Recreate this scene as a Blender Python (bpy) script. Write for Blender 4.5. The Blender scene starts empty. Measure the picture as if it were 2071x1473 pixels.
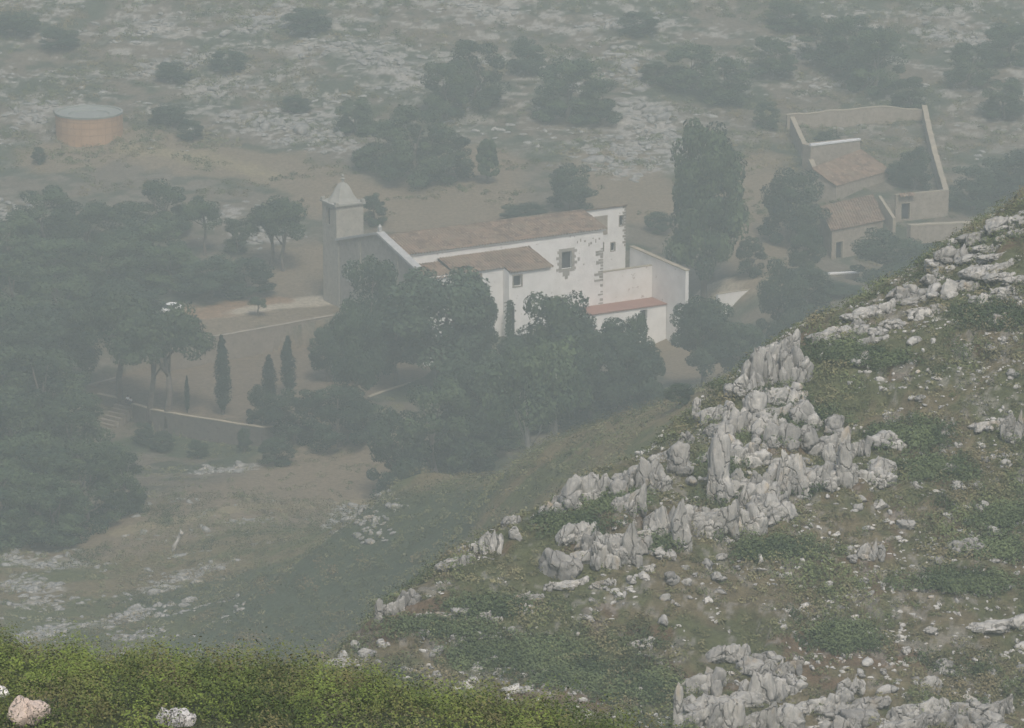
import bpy, bmesh, math, random
import numpy as np
from mathutils import Vector, Matrix

# ------------------------------------------------------------------ camera, world, sun, exposure
SC = bpy.context.scene
COL = SC.collection
CAMZ = 200.0
F = 7800.0                                   # focal length in photo pixels (photo is 2071 wide)
PITCH = math.radians(15)
SP, CP = math.sin(PITCH), math.cos(PITCH)
cam_d = bpy.data.cameras.new("camera"); cam = bpy.data.objects.new("camera", cam_d); COL.objects.link(cam)
cam.location = (0, 0, CAMZ); cam.rotation_euler = (math.radians(75), 0, 0)
cam_d.sensor_width = 36; cam_d.lens = 36 * F / 2071.0
cam_d.clip_start = 0.5; cam_d.clip_end = 9000
SC.camera = cam

SUN_EL, SUN_AZ = math.radians(56), math.radians(165)    # azimuth from +Y clockwise: behind the viewer, to the right
world = bpy.data.worlds.new("World"); SC.world = world; world.use_nodes = True
wn = world.node_tree.nodes; wl = world.node_tree.links
bgn = wn.get("Background") or wn.new("ShaderNodeBackground")
sky = wn.new("ShaderNodeTexSky"); sky.sky_type = 'NISHITA'; sky.sun_disc = False
sky.sun_elevation = SUN_EL; sky.sun_rotation = SUN_AZ; sky.dust_density = 4.0; sky.air_density = 1.0
wl.new(sky.outputs[0], bgn.inputs[0]); bgn.inputs[1].default_value = 0.10
sund = bpy.data.lights.new("sun", 'SUN'); sun = bpy.data.objects.new("sun", sund); COL.objects.link(sun)
sund.energy = 1.5; sund.angle = math.radians(14); sund.color = (1.0, 0.95, 0.86)
sdir = Vector((math.sin(SUN_AZ) * math.cos(SUN_EL), math.cos(SUN_AZ) * math.cos(SUN_EL), math.sin(SUN_EL)))
sun.rotation_euler = (-sdir).to_track_quat('-Z', 'Y').to_euler()
SC.view_settings.view_transform = 'Standard'; SC.view_settings.look = 'None'
SC.view_settings.exposure = 0.87; SC.view_settings.gamma = 1.0
SC.cycles.volume_bounces = 1
SC.cycles.max_bounces = 6
HAZE_DENSITY = 0.00120
HAZE_COLOR = (0.59, 0.655, 0.62, 1)

rng = np.random.default_rng(7)
random.seed(7)

# ------------------------------------------------------------------ numpy noise
def _h(ix, iy, iz, seed):
    n = (ix.astype(np.int64) * 374761393 + iy.astype(np.int64) * 668265263 + iz.astype(np.int64) * 2147483647 + seed * 974634777) & 0xffffffff
    n = ((n ^ (n >> 13)) * 1274126177) & 0xffffffff
    n = ((n ^ (n >> 16)) * 2246822519) & 0xffffffff
    return ((n ^ (n >> 15)) & 0xffffff) / float(0xffffff)
def vn3(x, y, z, seed=0):
    xi, yi, zi = np.floor(x), np.floor(y), np.floor(z)
    fx, fy, fz = x - xi, y - yi, z - zi
    fx, fy, fz = fx*fx*(3-2*fx), fy*fy*(3-2*fy), fz*fz*(3-2*fz)
    r = 0
    for a in (0, 1):
        for b in (0, 1):
            for c in (0, 1):
                w = (fx if a else 1-fx) * (fy if b else 1-fy) * (fz if c else 1-fz)
                r = r + w * _h(xi+a, yi+b, zi+c, seed)
    return r * 2 - 1
def vn2(x, y, seed=0):
    xi, yi = np.floor(x), np.floor(y)
    fx, fy = x - xi, y - yi
    fx, fy = fx*fx*(3-2*fx), fy*fy*(3-2*fy)
    z = np.zeros_like(xi); r = 0
    for a in (0, 1):
        for b in (0, 1):
            r = r + (fx if a else 1-fx) * (fy if b else 1-fy) * _h(xi+a, yi+b, z, seed)
    return r * 2 - 1
def fbm2(x, y, o=4, seed=0):
    r = 0; a = 1.0; t = 0
    for k in range(o):
        r = r + a * vn2(x * 2**k + 17.3*k, y * 2**k - 9.1*k, seed + k); t += a; a *= 0.55
    return r / t
def fbm3(x, y, z, o=4, seed=0):
    r = 0; a = 1.0; t = 0
    for k in range(o):
        r = r + a * vn3(x * 2**k + 5.3*k, y * 2**k, z * 2**k, seed + k); t += a; a *= 0.55
    return r / t
def worley3(x, y, z, seed=0):
    xi, yi, zi = np.floor(x), np.floor(y), np.floor(z)
    d1 = np.full(x.shape, 9.0); d2 = np.full(x.shape, 9.0); cid = np.zeros(x.shape)
    for a in (-1, 0, 1):
        for b in (-1, 0, 1):
            for c in (-1, 0, 1):
                cx, cy, cz = xi+a, yi+b, zi+c
                px = cx + _h(cx, cy, cz, seed+11); py = cy + _h(cx, cy, cz, seed+22); pz = cz + _h(cx, cy, cz, seed+33)
                d = np.sqrt((px-x)**2 + (py-y)**2 + (pz-z)**2)
                n = d < d1
                d2 = np.where(n, d1, np.minimum(d2, d)); cid = np.where(n, _h(cx, cy, cz, seed+44), cid); d1 = np.where(n, d, d1)
    return d1, d2, cid
def sstep(a, b, x):
    t = np.clip((x - a) / (b - a), 0, 1); return t*t*(3-2*t)

# ------------------------------------------------------------------ where things stand: a pixel and a distance give a point
def ray(u, v):
    a = (u - 1035.5) / F; b = (736.5 - v) / F
    return np.array([a, CP + b*SP, -SP + b*CP])
def P(u, v, t):
    r = ray(u, v) * t; return np.array([r[0], r[1], r[2] + CAMZ])
def PZ(u, v, z):                                  # the point of the ray at relative height z
    r = ray(u, v); t = z / r[2]; return np.array([r[0]*t, r[1]*t, z + CAMZ])

class TPS:
    def __init__(s, pts):
        p = np.array(pts, float); s.c = p[:, :2] / 100; n = len(p)
        K = s.U(s.c[:, None, :] - s.c[None, :, :]) + 1e-4*np.eye(n)
        Pm = np.hstack([np.ones((n, 1)), s.c])
        A = np.block([[K, Pm], [Pm.T, np.zeros((3, 3))]])
        s.w = np.linalg.solve(A, np.concatenate([p[:, 2], np.zeros(3)]))
    @staticmethod
    def U(d):
        r2 = (d**2).sum(-1); return 0.5 * r2 * np.log(r2 + 1e-12)
    def __call__(s, x, y):
        x = np.asarray(x, float) / 100; y = np.asarray(y, float) / 100
        r = s.w[-3] + s.w[-2]*x + s.w[-1]*y
        for (cx, cy), w in zip(s.c, s.w):
            r2 = (x-cx)**2 + (y-cy)**2
            r = r + w * 0.5 * r2 * np.log(r2 + 1e-12)
        return r
def pts(l): return [tuple(P(*q)) for q in l]
def behind(l, steps):
    o = []
    for (u, v, t) in l:
        for dt, dz in steps:
            q = P(u, v, t + dt); o.append((q[0], q[1], q[2] + dz))
    return o
# near hill of green scrub
A_crest = [(-700,1235,80),(-300,1258,78),(0,1322,76),(250,1352,74),(450,1376,73),(700,1412,72),(900,1446,71),(1100,1486,70),(1300,1532,69),(1500,1580,67),(1900,1640,64)]
A_in = [(-600,1473,65),(0,1473,62),(400,1473,62),(800,1480,63),(1200,1540,62),(0,1700,52),(1000,1750,52),(2000,1900,50),(2600,1900,50),(-900,1750,52)]
TA = TPS(pts(A_in) + pts(A_crest) + behind(A_crest, [(14, -2.5), (50, -12)]) + [(x, y, CAMZ+z) for x, y, z in ((0,0,-1.8),(-40,0,-2),(40,0,-3),(0,-60,2),(-80,-40,2),(80,-40,-2),(0,25,-11),(-8,40,-16.8),(8,40,-16.8),(0,46,-18.6),(-10,46,-18.8),(-60,170,-105),(0,170,-110),(60,170,-112))])
# rocky spur
B_crest = [(2700,250,262),(2300,330,257),(2071,430,252),(1980,462,250),(1900,522,248),(1830,582,247),(1740,626,247),(1640,672,246),(1570,690,245),(1510,740,243),(1475,775,242),(1400,832,238),(1250,952,231),(1100,1034,226),(1000,1082,222),(900,1142,219),(760,1236,214),(640,1354,208),(500,1460,203)]
B_in = [(2071,900,228),(2071,1473,207),(1700,1473,205),(1700,1100,221),(1700,850,233),(1400,1473,203),(1400,1100,218),(1100,1400,204),(1100,1200,214),(850,1330,207),(2500,900,230),(2500,1473,207),(2000,1700,196),(1200,1700,194),(700,1550,198)]
TB = TPS(pts(B_in) + pts(B_crest) + behind(B_crest, [(12, -4.5), (60, -14)]) + [(x, y, CAMZ+z) for x, y, z in ((-60,200,-100),(-30,160,-96),(20,140,-96),(70,140,-100),(-60,480,-215),(40,480,-200),(140,480,-190),(-20,300,-120),(-90,300,-150))])
# valley floor, terraces and the far hillside
Z_T = -151.5
D_pts = [(-300,0,745),(500,0,745),(1035,0,745),(1600,0,748),(2300,0,755),(-300,-200,776),(1000,-200,776),(2300,-200,780),
 (0,150,712),(1035,150,712),(2071,150,716),(-200,285,685),(180,285,684),(600,285,683),(1100,300,680),(1750,300,684),(2200,300,686),
 (-200,430,650),(300,430,650),(800,430,649),(1400,430,650),(1750,420,655),(1900,450,654),(2200,470,652),
 (0,540,625),(500,540,625),(1450,560,618),(1700,560,626),(1700,535,637),(1790,520,643),(1250,540,626),(-300,620,600),(0,620,602),(400,640,600),(520,622,603),(650,625,603),(1450,582,612),(1490,640,603.5),
 (380,690,590),(560,660,594),(690,640,598),(1000,650,600),(1200,660,598),(1400,700,600),(1550,700,594),(1490,668,600),(1420,735,588),(1450,775,572),
 (0,800,565),(-300,800,565),(200,870,560),(300,893,556),(450,908,552),(560,920,546),(700,900,548),(860,830,562),(0,1000,525),(-300,1000,525),(0,1100,505),(100,1200,470),(100,1300,440),(100,1420,410),
 (300,960,538),(500,1020,515),(600,1150,460),(600,1300,420),(600,1420,390),(900,1250,395),(900,1400,375),(900,1100,418),(850,962,450),(1070,908,415),(1250,852,402),(1400,802,394),(1500,760,390),(1750,700,380),(2200,640,372),(1100,1000,395),(1250,940,382),(1500,900,370),(2000,900,362)]
D_w = []
_c, _s = math.cos(math.radians(30)), math.sin(math.radians(30))
for a, b, h in ((45,14,-4.6),(34,14,-4.2),(40,19,-5.0),(50,20,-4.5),(47,10,-2.8),(36,20,-5.0),(52,8,-2.5)):
    D_w.append((-21.18 + a*_c + b*_s, 575.45 + a*_s - b*_c, CAMZ - 149 + h))
for u, t, z in ((750,540,-150.8),(900,535,-150.5),(1070,528,-150),(1250,522,-148.5),(1400,522,-147),(1550,530,-146),(1750,530,-140),(2100,540,-132),(1000,560,-150),(1200,560,-150)):
    D_w.append(((u-1035.5)/F*t, t*1.03*(CP+0.002), CAMZ+z))
D_w += [(x, y, CAMZ+z) for x, y, z in ((0,900,-85),(-200,900,-85),(200,900,-82),(0,1400,-30),(-400,1400,-20),(400,1400,-30),(-350,600,-130),(350,600,-125),(0,335,-132),(-100,335,-136),(120,335,-108),(-350,350,-130),(350,350,-90),(0,240,-124),(-90,240,-130),(90,240,-112))]
C_crest = [(850,962,450),(960,935,430),(1070,908,415),(1160,880,408),(1250,852,402),(1330,826,398),(1400,802,394),(1500,760,390),(1600,730,386),(1750,700,380),(2000,665,375),(2200,640,372)]
TD = TPS(pts(D_pts) + D_w + behind(C_crest, [(22, -3.0), (65, -6.5)]))

TERR = [(178,790),(310,832),(530,867),(650,858),(750,806),(860,770),(925,735),(900,700),(690,690),(433,729),(320,744),(240,760),(195,774)]
TERR = np.array([PZ(u, v, Z_T)[:2] for u, v in TERR])
def inpoly(x, y, poly):
    r = np.zeros(x.shape, bool); n = len(poly)
    for i in range(n):
        x1, y1 = poly[i]; x2, y2 = poly[(i+1) % n]
        c = ((y1 > y) != (y2 > y)) & (x < (x2-x1)*(y-y1)/((y2-y1) if y2 != y1 else 1e-9) + x1)
        r ^= c
    return r
def surf(x, y):
    """height and which sheet (0 near hill, 1 spur, 2 valley)"""
    x = np.asarray(x, float); y = np.asarray(y, float)
    h = np.full(x.shape, -1e4); k = np.zeros(x.shape, int)
    m = y < 170
    if m.any():
        a = TA(x[m], y[m]) + 0.16*fbm2(x[m]/2.5, y[m]/2.5, 3, 3) + 0.25*fbm2(x[m]/9, y[m]/9, 2, 5) + .10*fbm2(x[m]/.8, y[m]/.8, 2, 6)
        h[m] = a
    m = (y > 120) & (y < 480)
    if m.any():
        xx, yy = x[m], y[m]
        rk = fbm2(xx/7, yy/7, 4, 21)
        b = TB(xx, yy) + 0.7*rk + 0.25*np.abs(fbm2(xx/1.3, yy/1.3, 3, 25)) + 0.5*sstep(.1, .4, fbm2(xx/5+3, yy/5, 3, 29))
        n = b > h[m]; h[m] = np.where(n, b, h[m]); k[m] = np.where(n, 1, k[m])
    m = y > 225
    if m.any():
        xx, yy = x[m], y[m]
        ter = inpoly(xx, yy, TERR)
        far = sstep(640, 690, yy)
        d = TD(xx, yy) + (0.25 + .55*far) * fbm2(xx/11, yy/11, 4, 41) + far*0.5*sstep(.05, .3, fbm2(xx/12+7, yy/5, 4, 47))
        cs = sstep(500, 460, yy)
        d = d + cs * 0.6 * fbm2(xx/5, yy/5, 4, 45)
        d = np.where(ter, CAMZ + Z_T + .05*fbm2(xx/3, yy/3, 2, 2), d)
        n = d > h[m]; h[m] = np.where(n, d, h[m]); k[m] = np.where(n, 2, k[m])
    return h, k
def H(x, y):
    return float(surf(np.array([x]), np.array([y]))[0][0])
def ground(u, v, t0=40, t1=900):
    """first hit of a photo ray on the ground"""
    t = np.arange(t0, t1, 0.5); r = ray(u, v)
    X, Y, Z = r[0]*t, r[1]*t, r[2]*t + CAMZ
    h = surf(X, Y)[0]; i = np.argmax(h > Z)
    if not (h > Z).any(): i = len(t)-1
    tt = np.linspace(t[max(i-1, 0)], t[i], 12); X, Y, Z = r[0]*tt, r[1]*tt, r[2]*tt + CAMZ
    h = surf(X, Y)[0]; j = np.argmax(h > Z) if (h > Z).any() else 11
    return np.array([X[j], Y[j], h[j]]), tt[j]

# ------------------------------------------------------------------ mesh helpers
def mesh_np(name, verts, faces, mat=None, attrs=None, smooth=False):
    """verts (N,3); faces (M,k) array of one size"""
    verts = np.asarray(verts, np.float32); faces = np.asarray(faces, np.int32)
    me = bpy.data.meshes.new(name); n, kk = faces.shape
    me.vertices.add(len(verts)); me.vertices.foreach_set("co", verts.ravel())
    me.loops.add(n*kk); me.loops.foreach_set("vertex_index", faces.ravel())
    me.polygons.add(n); me.polygons.foreach_set("loop_start", np.arange(n, dtype=np.int32)*kk)
    try: me.polygons.foreach_set("loop_total", np.full(n, kk, np.int32))
    except Exception: pass
    if smooth: me.polygons.foreach_set("use_smooth", np.ones(n, bool))
    me.update(calc_edges=True)
    for an, av in (attrs or {}).items():
        av = np.asarray(av, np.float32)
        if av.ndim == 1:
            a = me.attributes.new(an, 'FLOAT', 'POINT'); a.data.foreach_set("value", av)
        else:
            a = me.attributes.new(an, 'FLOAT_COLOR', 'POINT')
            if av.shape[1] == 3: av = np.hstack([av, np.ones((len(av), 1), np.float32)])
            a.data.foreach_set("color", av.astype(np.float32).ravel())
    if mat: me.materials.append(mat)
    return me
def add(name, me, parent=None, loc=None, rotz=0, scale=None):
    o = bpy.data.objects.new(name, me); COL.objects.link(o)
    if parent is not None: o.parent = parent
    if loc is not None: o.location = loc
    if rotz: o.rotation_euler = (0, 0, rotz)
    if scale is not None: o.scale = scale
    return o
def tag(o, label, cat, group=None, kind=None):
    if label: o["label"] = label
    if cat: o["category"] = cat
    if group: o["group"] = group
    if kind: o["kind"] = kind
    return o
def thing(name, label, cat, loc=(0,0,0), rotz=0, group=None):
    return tag(add(name, None, None, loc, rotz), label, cat, group)
class MB:
    """collects polygons"""
    def __init__(s): s.v = []; s.f = []
    def poly(s, p):
        n = len(s.v); s.v += [tuple(map(float, q)) for q in p]; s.f.append(tuple(range(n, n+len(p))))
    def box(s, x0, x1, y0, y1, z0, z1):
        n = len(s.v)
        s.v += [(x0,y0,z0),(x1,y0,z0),(x1,y1,z0),(x0,y1,z0),(x0,y0,z1),(x1,y0,z1),(x1,y1,z1),(x0,y1,z1)]
        for f in ((0,3,2,1),(4,5,6,7),(0,1,5,4),(1,2,6,5),(2,3,7,6),(3,0,4,7)): s.f.append(tuple(n+i for i in f))
    def hexa(s, bot, top):
        """prism between two rings of equal length"""
        n = len(s.v); k = len(bot); s.v += [tuple(map(float, q)) for q in bot] + [tuple(map(float, q)) for q in top]
        s.f.append(tuple(n+i for i in reversed(range(k)))); s.f.append(tuple(n+k+i for i in range(k)))
        for i in range(k): j = (i+1) % k; s.f.append((n+i, n+j, n+k+j, n+k+i))
    def tube(s, path, rad, seg=7):
        path = [Vector(p) for p in path]; n0 = len(s.v)
        for i, p in enumerate(path):
            d = (path[min(i+1, len(path)-1)] - path[max(i-1, 0)]).normalized()
            a = d.orthogonal().normalized(); b = d.cross(a)
            for k in range(seg):
                q = p + (a*math.cos(2*math.pi*k/seg) + b*math.sin(2*math.pi*k/seg)) * rad[i]; s.v.append(tuple(q))
        for i in range(len(path)-1):
            for k in range(seg):
                a0 = n0+i*seg+k; a1 = n0+i*seg+(k+1) % seg; s.f.append((a0, a1, a1+seg, a0+seg))
        s.f.append(tuple(n0+k for k in reversed(range(seg)))); s.f.append(tuple(n0+(len(path)-1)*seg+k for k in range(seg)))
    def lathe(s, prof, cx=0, cy=0, seg=24):
        n0 = len(s.v)
        for r, z in prof:
            for k in range(seg): s.v.append((cx+r*math.cos(2*math.pi*k/seg), cy+r*math.sin(2*math.pi*k/seg), z))
        for i in range(len(prof)-1):
            for k in range(seg):
                a0 = n0+i*seg+k; a1 = n0+i*seg+(k+1) % seg; s.f.append((a0, a1, a1+seg, a0+seg))
    def mesh(s, name, mat, smooth=False):
        me = bpy.data.meshes.new(name); me.from_pydata(s.v, [], s.f); me.materials.append(mat)
        if smooth:
            for p in me.polygons: p.use_smooth = True
        me.update(); return me
    def build(s, name, mat, parent=None, smooth=False, **k):
        return add(name, s.mesh(name, mat, smooth), parent, **k)

# ------------------------------------------------------------------ materials
def new_mat(name):
    m = bpy.data.materials.new(name); m.use_nodes = True
    nt = m.node_tree; b = nt.nodes["Principled BSDF"]; b.inputs["Roughness"].default_value = 0.9
    b.inputs["Specular IOR Level"].default_value = 0.2
    return m, nt, b
def N(nt, t, **k):
    n = nt.nodes.new(t)
    for a, v in k.items(): setattr(n, a, v)
    return n
def noise_fac(nt, scale, detail=5, lo=.35, hi=.65, vec=None, rough=.6):
    n = N(nt, "ShaderNodeTexNoise"); n.inputs["Scale"].default_value = scale; n.inputs["Detail"].default_value = detail
    n.inputs["Roughness"].default_value = rough
    if vec is not None: nt.links.new(vec, n.inputs["Vector"])
    r = N(nt, "ShaderNodeMapRange"); nt.links.new(n.outputs["Fac"], r.inputs["Value"])
    r.inputs["From Min"].default_value = lo; r.inputs["From Max"].default_value = hi
    return r.outputs[0]
def mix(nt, fac, a, b, mode='MIX'):
    n = N(nt, "ShaderNodeMix", data_type='RGBA', blend_type=mode)
    for sock, val in ((n.inputs[0], fac), (n.inputs[6], a), (n.inputs[7], b)):
        if hasattr(val, "links") or hasattr(val, "is_linked"): nt.links.new(val, sock)
        elif isinstance(val, (int, float)): sock.default_value = val
        else: sock.default_value = (*val, 1) if len(val) == 3 else val
    return n.outputs[2]
def objco(nt, scale=(1, 1, 1)):
    c = N(nt, "ShaderNodeTexCoord"); mp = N(nt, "ShaderNodeMapping"); mp.inputs["Scale"].default_value = scale
    nt.links.new(c.outputs["Object"], mp.inputs["Vector"]); return mp.outputs[0]
def bump(nt, b, h, strength=.4, dist=.1):
    n = N(nt, "ShaderNodeBump"); n.inputs["Strength"].default_value = strength; n.inputs["Distance"].default_value = dist
    nt.links.new(h, n.inputs["Height"]); nt.links.new(n.outputs[0], b.inputs["Normal"])
def two_tone(name, c1, c2, scale, lo=.35, hi=.65, c3=None, s3=1, co=(1, 1, 1), bs=.3, bd=.1, rough=.9, lo3=.55, hi3=.7):
    m, nt, b = new_mat(name); v = objco(nt, co)
    f = noise_fac(nt, scale, 6, lo, hi, v); c = mix(nt, f, c1, c2)
    if c3 is not None: c = mix(nt, noise_fac(nt, s3, 6, lo3, hi3, v), c, c3)
    nt.links.new(c, b.inputs["Base Color"]); b.inputs["Roughness"].default_value = rough
    bump(nt, b, noise_fac(nt, scale*3, 4, 0, 1, v), bs, bd); return m

def ground_mat():
    m, nt, b = new_mat("ground")
    a = N(nt, "ShaderNodeAttribute", attribute_name="tone")
    v = objco(nt)
    f1 = noise_fac(nt, 1.6, 8, .3, .7, v, .75)
    c = mix(nt, f1, (.55, .55, .55), (1.4, 1.4, 1.4))
    c = mix(nt, 1.0, a.outputs["Color"], c, 'MULTIPLY')
    nt.links.new(c, b.inputs["Base Color"])
    bump(nt, b, noise_fac(nt, 2.2, 8, 0, 1, v, .8), .9, .5)
    return m
def leaf_mat(name, dark, light, dry=None, dryamt=0.0):
    m, nt, b = new_mat(name)
    a = N(nt, "ShaderNodeAttribute", attribute_name="tint")
    c = mix(nt, a.outputs["Fac"], dark, light)
    if dry is not None:
        v = objco(nt); c = mix(nt, noise_fac(nt, dryamt, 4, .48, .62, v), c, dry)
    oi = N(nt, "ShaderNodeObjectInfo"); r = N(nt, "ShaderNodeMapRange"); nt.links.new(oi.outputs["Random"], r.inputs["Value"])
    r.inputs["To Min"].default_value = .75; r.inputs["To Max"].default_value = 1.25
    h = N(nt, "ShaderNodeHueSaturation"); nt.links.new(c, h.inputs["Color"]); nt.links.new(r.outputs[0], h.inputs["Value"])
    nt.links.new(h.outputs[0], b.inputs["Base Color"])
    b.inputs["Roughness"].default_value = .7
    return m
def rock_mat(name, pale, grey, stain, sc=1.0):
    m, nt, b = new_mat(name); g = N(nt, "ShaderNodeNewGeometry")
    mp = N(nt, "ShaderNodeMapping"); mp.inputs["Scale"].default_value = (1, 1, .45); nt.links.new(g.outputs["Position"], mp.inputs["Vector"])
    v = mp.outputs[0]
    c = mix(nt, noise_fac(nt, 1.3*sc, 7, .38, .62, v, .7), pale, grey)
    c = mix(nt, noise_fac(nt, .7*sc, 5, .58, .72, v), c, stain)
    cr = N(nt, "ShaderNodeTexVoronoi", feature='DISTANCE_TO_EDGE'); cr.inputs["Scale"].default_value = .85*sc
    nz = N(nt, "ShaderNodeTexNoise"); nz.inputs["Scale"].default_value = 2.5*sc; nt.links.new(v, nz.inputs["Vector"])
    ad = N(nt, "ShaderNodeVectorMath", operation='MULTIPLY_ADD'); nt.links.new(nz.outputs["Color"], ad.inputs[0]); ad.inputs[1].default_value = (.6,.6,.6); nt.links.new(v, ad.inputs[2])
    nt.links.new(ad.outputs[0], cr.inputs["Vector"])
    r = N(nt, "ShaderNodeMapRange"); nt.links.new(cr.outputs["Distance"], r.inputs["Value"]); r.inputs["From Max"].default_value = .045
    c = mix(nt, r.outputs[0], (.235, .225, .205), c)
    oi = N(nt, "ShaderNodeObjectInfo"); rv = N(nt, "ShaderNodeMapRange"); nt.links.new(oi.outputs["Random"], rv.inputs["Value"]); rv.inputs["To Min"].default_value = .72; rv.inputs["To Max"].default_value = 1.12
    hs = N(nt, "ShaderNodeHueSaturation"); nt.links.new(c, hs.inputs["Color"]); nt.links.new(rv.outputs[0], hs.inputs["Value"])
    nt.links.new(hs.outputs[0], b.inputs["Base Color"])
    mm = N(nt, "ShaderNodeMath", operation='ADD'); nt.links.new(r.outputs[0], mm.inputs[0]); nt.links.new(noise_fac(nt, 5*sc, 6, 0, 1, v, .8), mm.inputs[1])
    bump(nt, b, mm.outputs[0], .8, .12/sc); return m
def tile_mat():
    m, nt, b = new_mat("roof_tiles"); v = objco(nt)
    vo = N(nt, "ShaderNodeTexVoronoi"); vo.inputs["Scale"].default_value = 1.1; nt.links.new(v, vo.inputs["Vector"])
    sx = N(nt, "ShaderNodeSeparateColor"); nt.links.new(vo.outputs["Color"], sx.inputs[0])
    c = mix(nt, sx.outputs[0], (.125, .085, .062), (.27, .185, .13))
    c = mix(nt, noise_fac(nt, 1.6, 6, .6, .7, v), c, (.44, .37, .27))
    c = mix(nt, noise_fac(nt, .35, 4, .5, .7, v), c, (.22, .17, .12))
    nt.links.new(c, b.inputs["Base Color"]); bump(nt, b, sx.outputs[1], .5, .05); return m

M = {}
M['ground'] = ground_mat()
M['pine'] = leaf_mat("pine_needles", (.018, .036, .020), (.075, .105, .045))
M['dark'] = leaf_mat("oak_leaves", (.018, .034, .022), (.055, .082, .044))
M['cyp'] = leaf_mat("cypress_leaves", (.010, .022, .017), (.028, .046, .030))
M['maquis'] = leaf_mat("maquis_leaves", (.040, .056, .025), (.125, .15, .060), (.17, .145, .08), .35)
M['slope'] = leaf_mat("slope_maquis_leaves", (.050, .062, .026), (.145, .155, .065), (.19, .15, .08), .12)
M['near'] = leaf_mat("near_scrub_leaves", (.036, .054, .010), (.12, .158, .028), (.11, .10, .038), .8)
M['dryleaf'] = leaf_mat("dry_scrub_leaves", (.07, .065, .040), (.17, .15, .085))
M['olive'] = leaf_mat("olive_scrub_leaves", (.085, .088, .042), (.24, .225, .12), (.10, .12, .05), .5)
M['thick'] = leaf_mat("thicket_leaves", (.030, .046, .020), (.090, .115, .050))
M['bark'] = two_tone("bark", (.10, .085, .07), (.20, .17, .15), 2)
M['palebark'] = two_tone("pale_bark", (.28, .26, .23), (.45, .42, .38), 2)
M['rock'] = rock_mat("limestone", (.42, .405, .37), (.25, .245, .23), (.36, .29, .20), 1.0)
M['stones'] = rock_mat("pale_stones", (.62, .60, .55), (.42, .41, .385), (.46, .38, .28), 1.0)
M['rockw'] = rock_mat("white_limestone", (.74, .72, .68), (.48, .46, .44), (.50, .40, .30), 3.0)
M['rockp'] = rock_mat("pinkish_limestone", (.60, .50, .42), (.48, .39, .33), (.36, .24, .18), 3.0)
M['plaster'] = two_tone("white_plaster", (.79, .77, .74), (.68, .66, .63), .5, c3=(.38, .34, .30), s3=1.1, lo3=.66, hi3=.70)
M['plaster2'] = two_tone("old_plaster", (.76, .735, .70), (.66, .635, .59), .5, c3=(.36, .31, .27), s3=.9, lo3=.62, hi3=.68)
M['stone'] = two_tone("grey_stone", (.27, .25, .22), (.36, .335, .295), .9, c3=(.18, .165, .15), s3=2.2)
M['towerstone'] = two_tone("tower_stone", (.40, .37, .31), (.30, .28, .24), .9, c3=(.22, .2, .17), s3=2.2)
M['trim'] = two_tone("pale_stone_trim", (.46, .455, .44), (.36, .355, .345), 1.5)
M['quoin'] = two_tone("brown_quoin_stone", (.30, .26, .22), (.22, .19, .16), 1.5)
M['rubble'] = two_tone("rubble_wall", (.26, .215, .165), (.36, .31, .25), 1.1, c3=(.17, .14, .11), s3=2.6)
M['rubble3'] = two_tone("brown_rubble_wall", (.20, .165, .13), (.27, .23, .185), .8, c3=(.14, .12, .10), s3=2.6)
M['rubble2'] = two_tone("dark_rubble_wall", (.11, .10, .09), (.155, .14, .12), 1.1, c3=(.07, .065, .06), s3=2.6)
M['cap'] = two_tone("wall_capping", (.40, .34, .25), (.30, .26, .20), .6)
M['tiles'] = tile_mat()
M['redtile'] = two_tone("red_flat_tiles", (.31, .17, .13), (.26, .14, .11), 1.5)
M['spire'] = two_tone("spire_stone", (.36, .35, .31), (.28, .27, .24), .8)
M['opening'] = two_tone("dark_opening", (.03, .03, .035), (.05, .05, .055), 1)
M['tank'] = two_tone("orange_tank_panels", (.42, .255, .145), (.47, .30, .18), .5, c3=(.36, .215, .13), s3=1.5)
M['seam'] = two_tone("tank_seam", (.33, .20, .12), (.37, .23, .14), 1)
M['tankcover'] = two_tone("grey_green_tank_cover", (.22, .235, .215), (.28, .29, .265), .6)
M['white'] = two_tone("white_paint", (.8, .8, .8), (.72, .72, .72), 1, rough=.4)
M['glass'] = two_tone("dark_glass", (.03, .035, .04), (.05, .06, .06), 1, rough=.1)
M['rubber'] = two_tone("rubber", (.02, .02, .02), (.04, .04, .04), 1)
M['skin'] = two_tone("skin", (.42, .27, .2), (.46, .3, .22), 3)
M['hair'] = two_tone("dark_hair", (.03, .022, .018), (.05, .04, .03), 8)
M['shirt'] = two_tone("white_shirt", (.75, .75, .75), (.68, .68, .69), 3)
M['jeans'] = two_tone("dark_trousers", (.06, .07, .10), (.08, .09, .12), 3)
M['ivy'] = leaf_mat("ivy_leaves", (.02, .035, .018), (.05, .07, .03))

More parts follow.
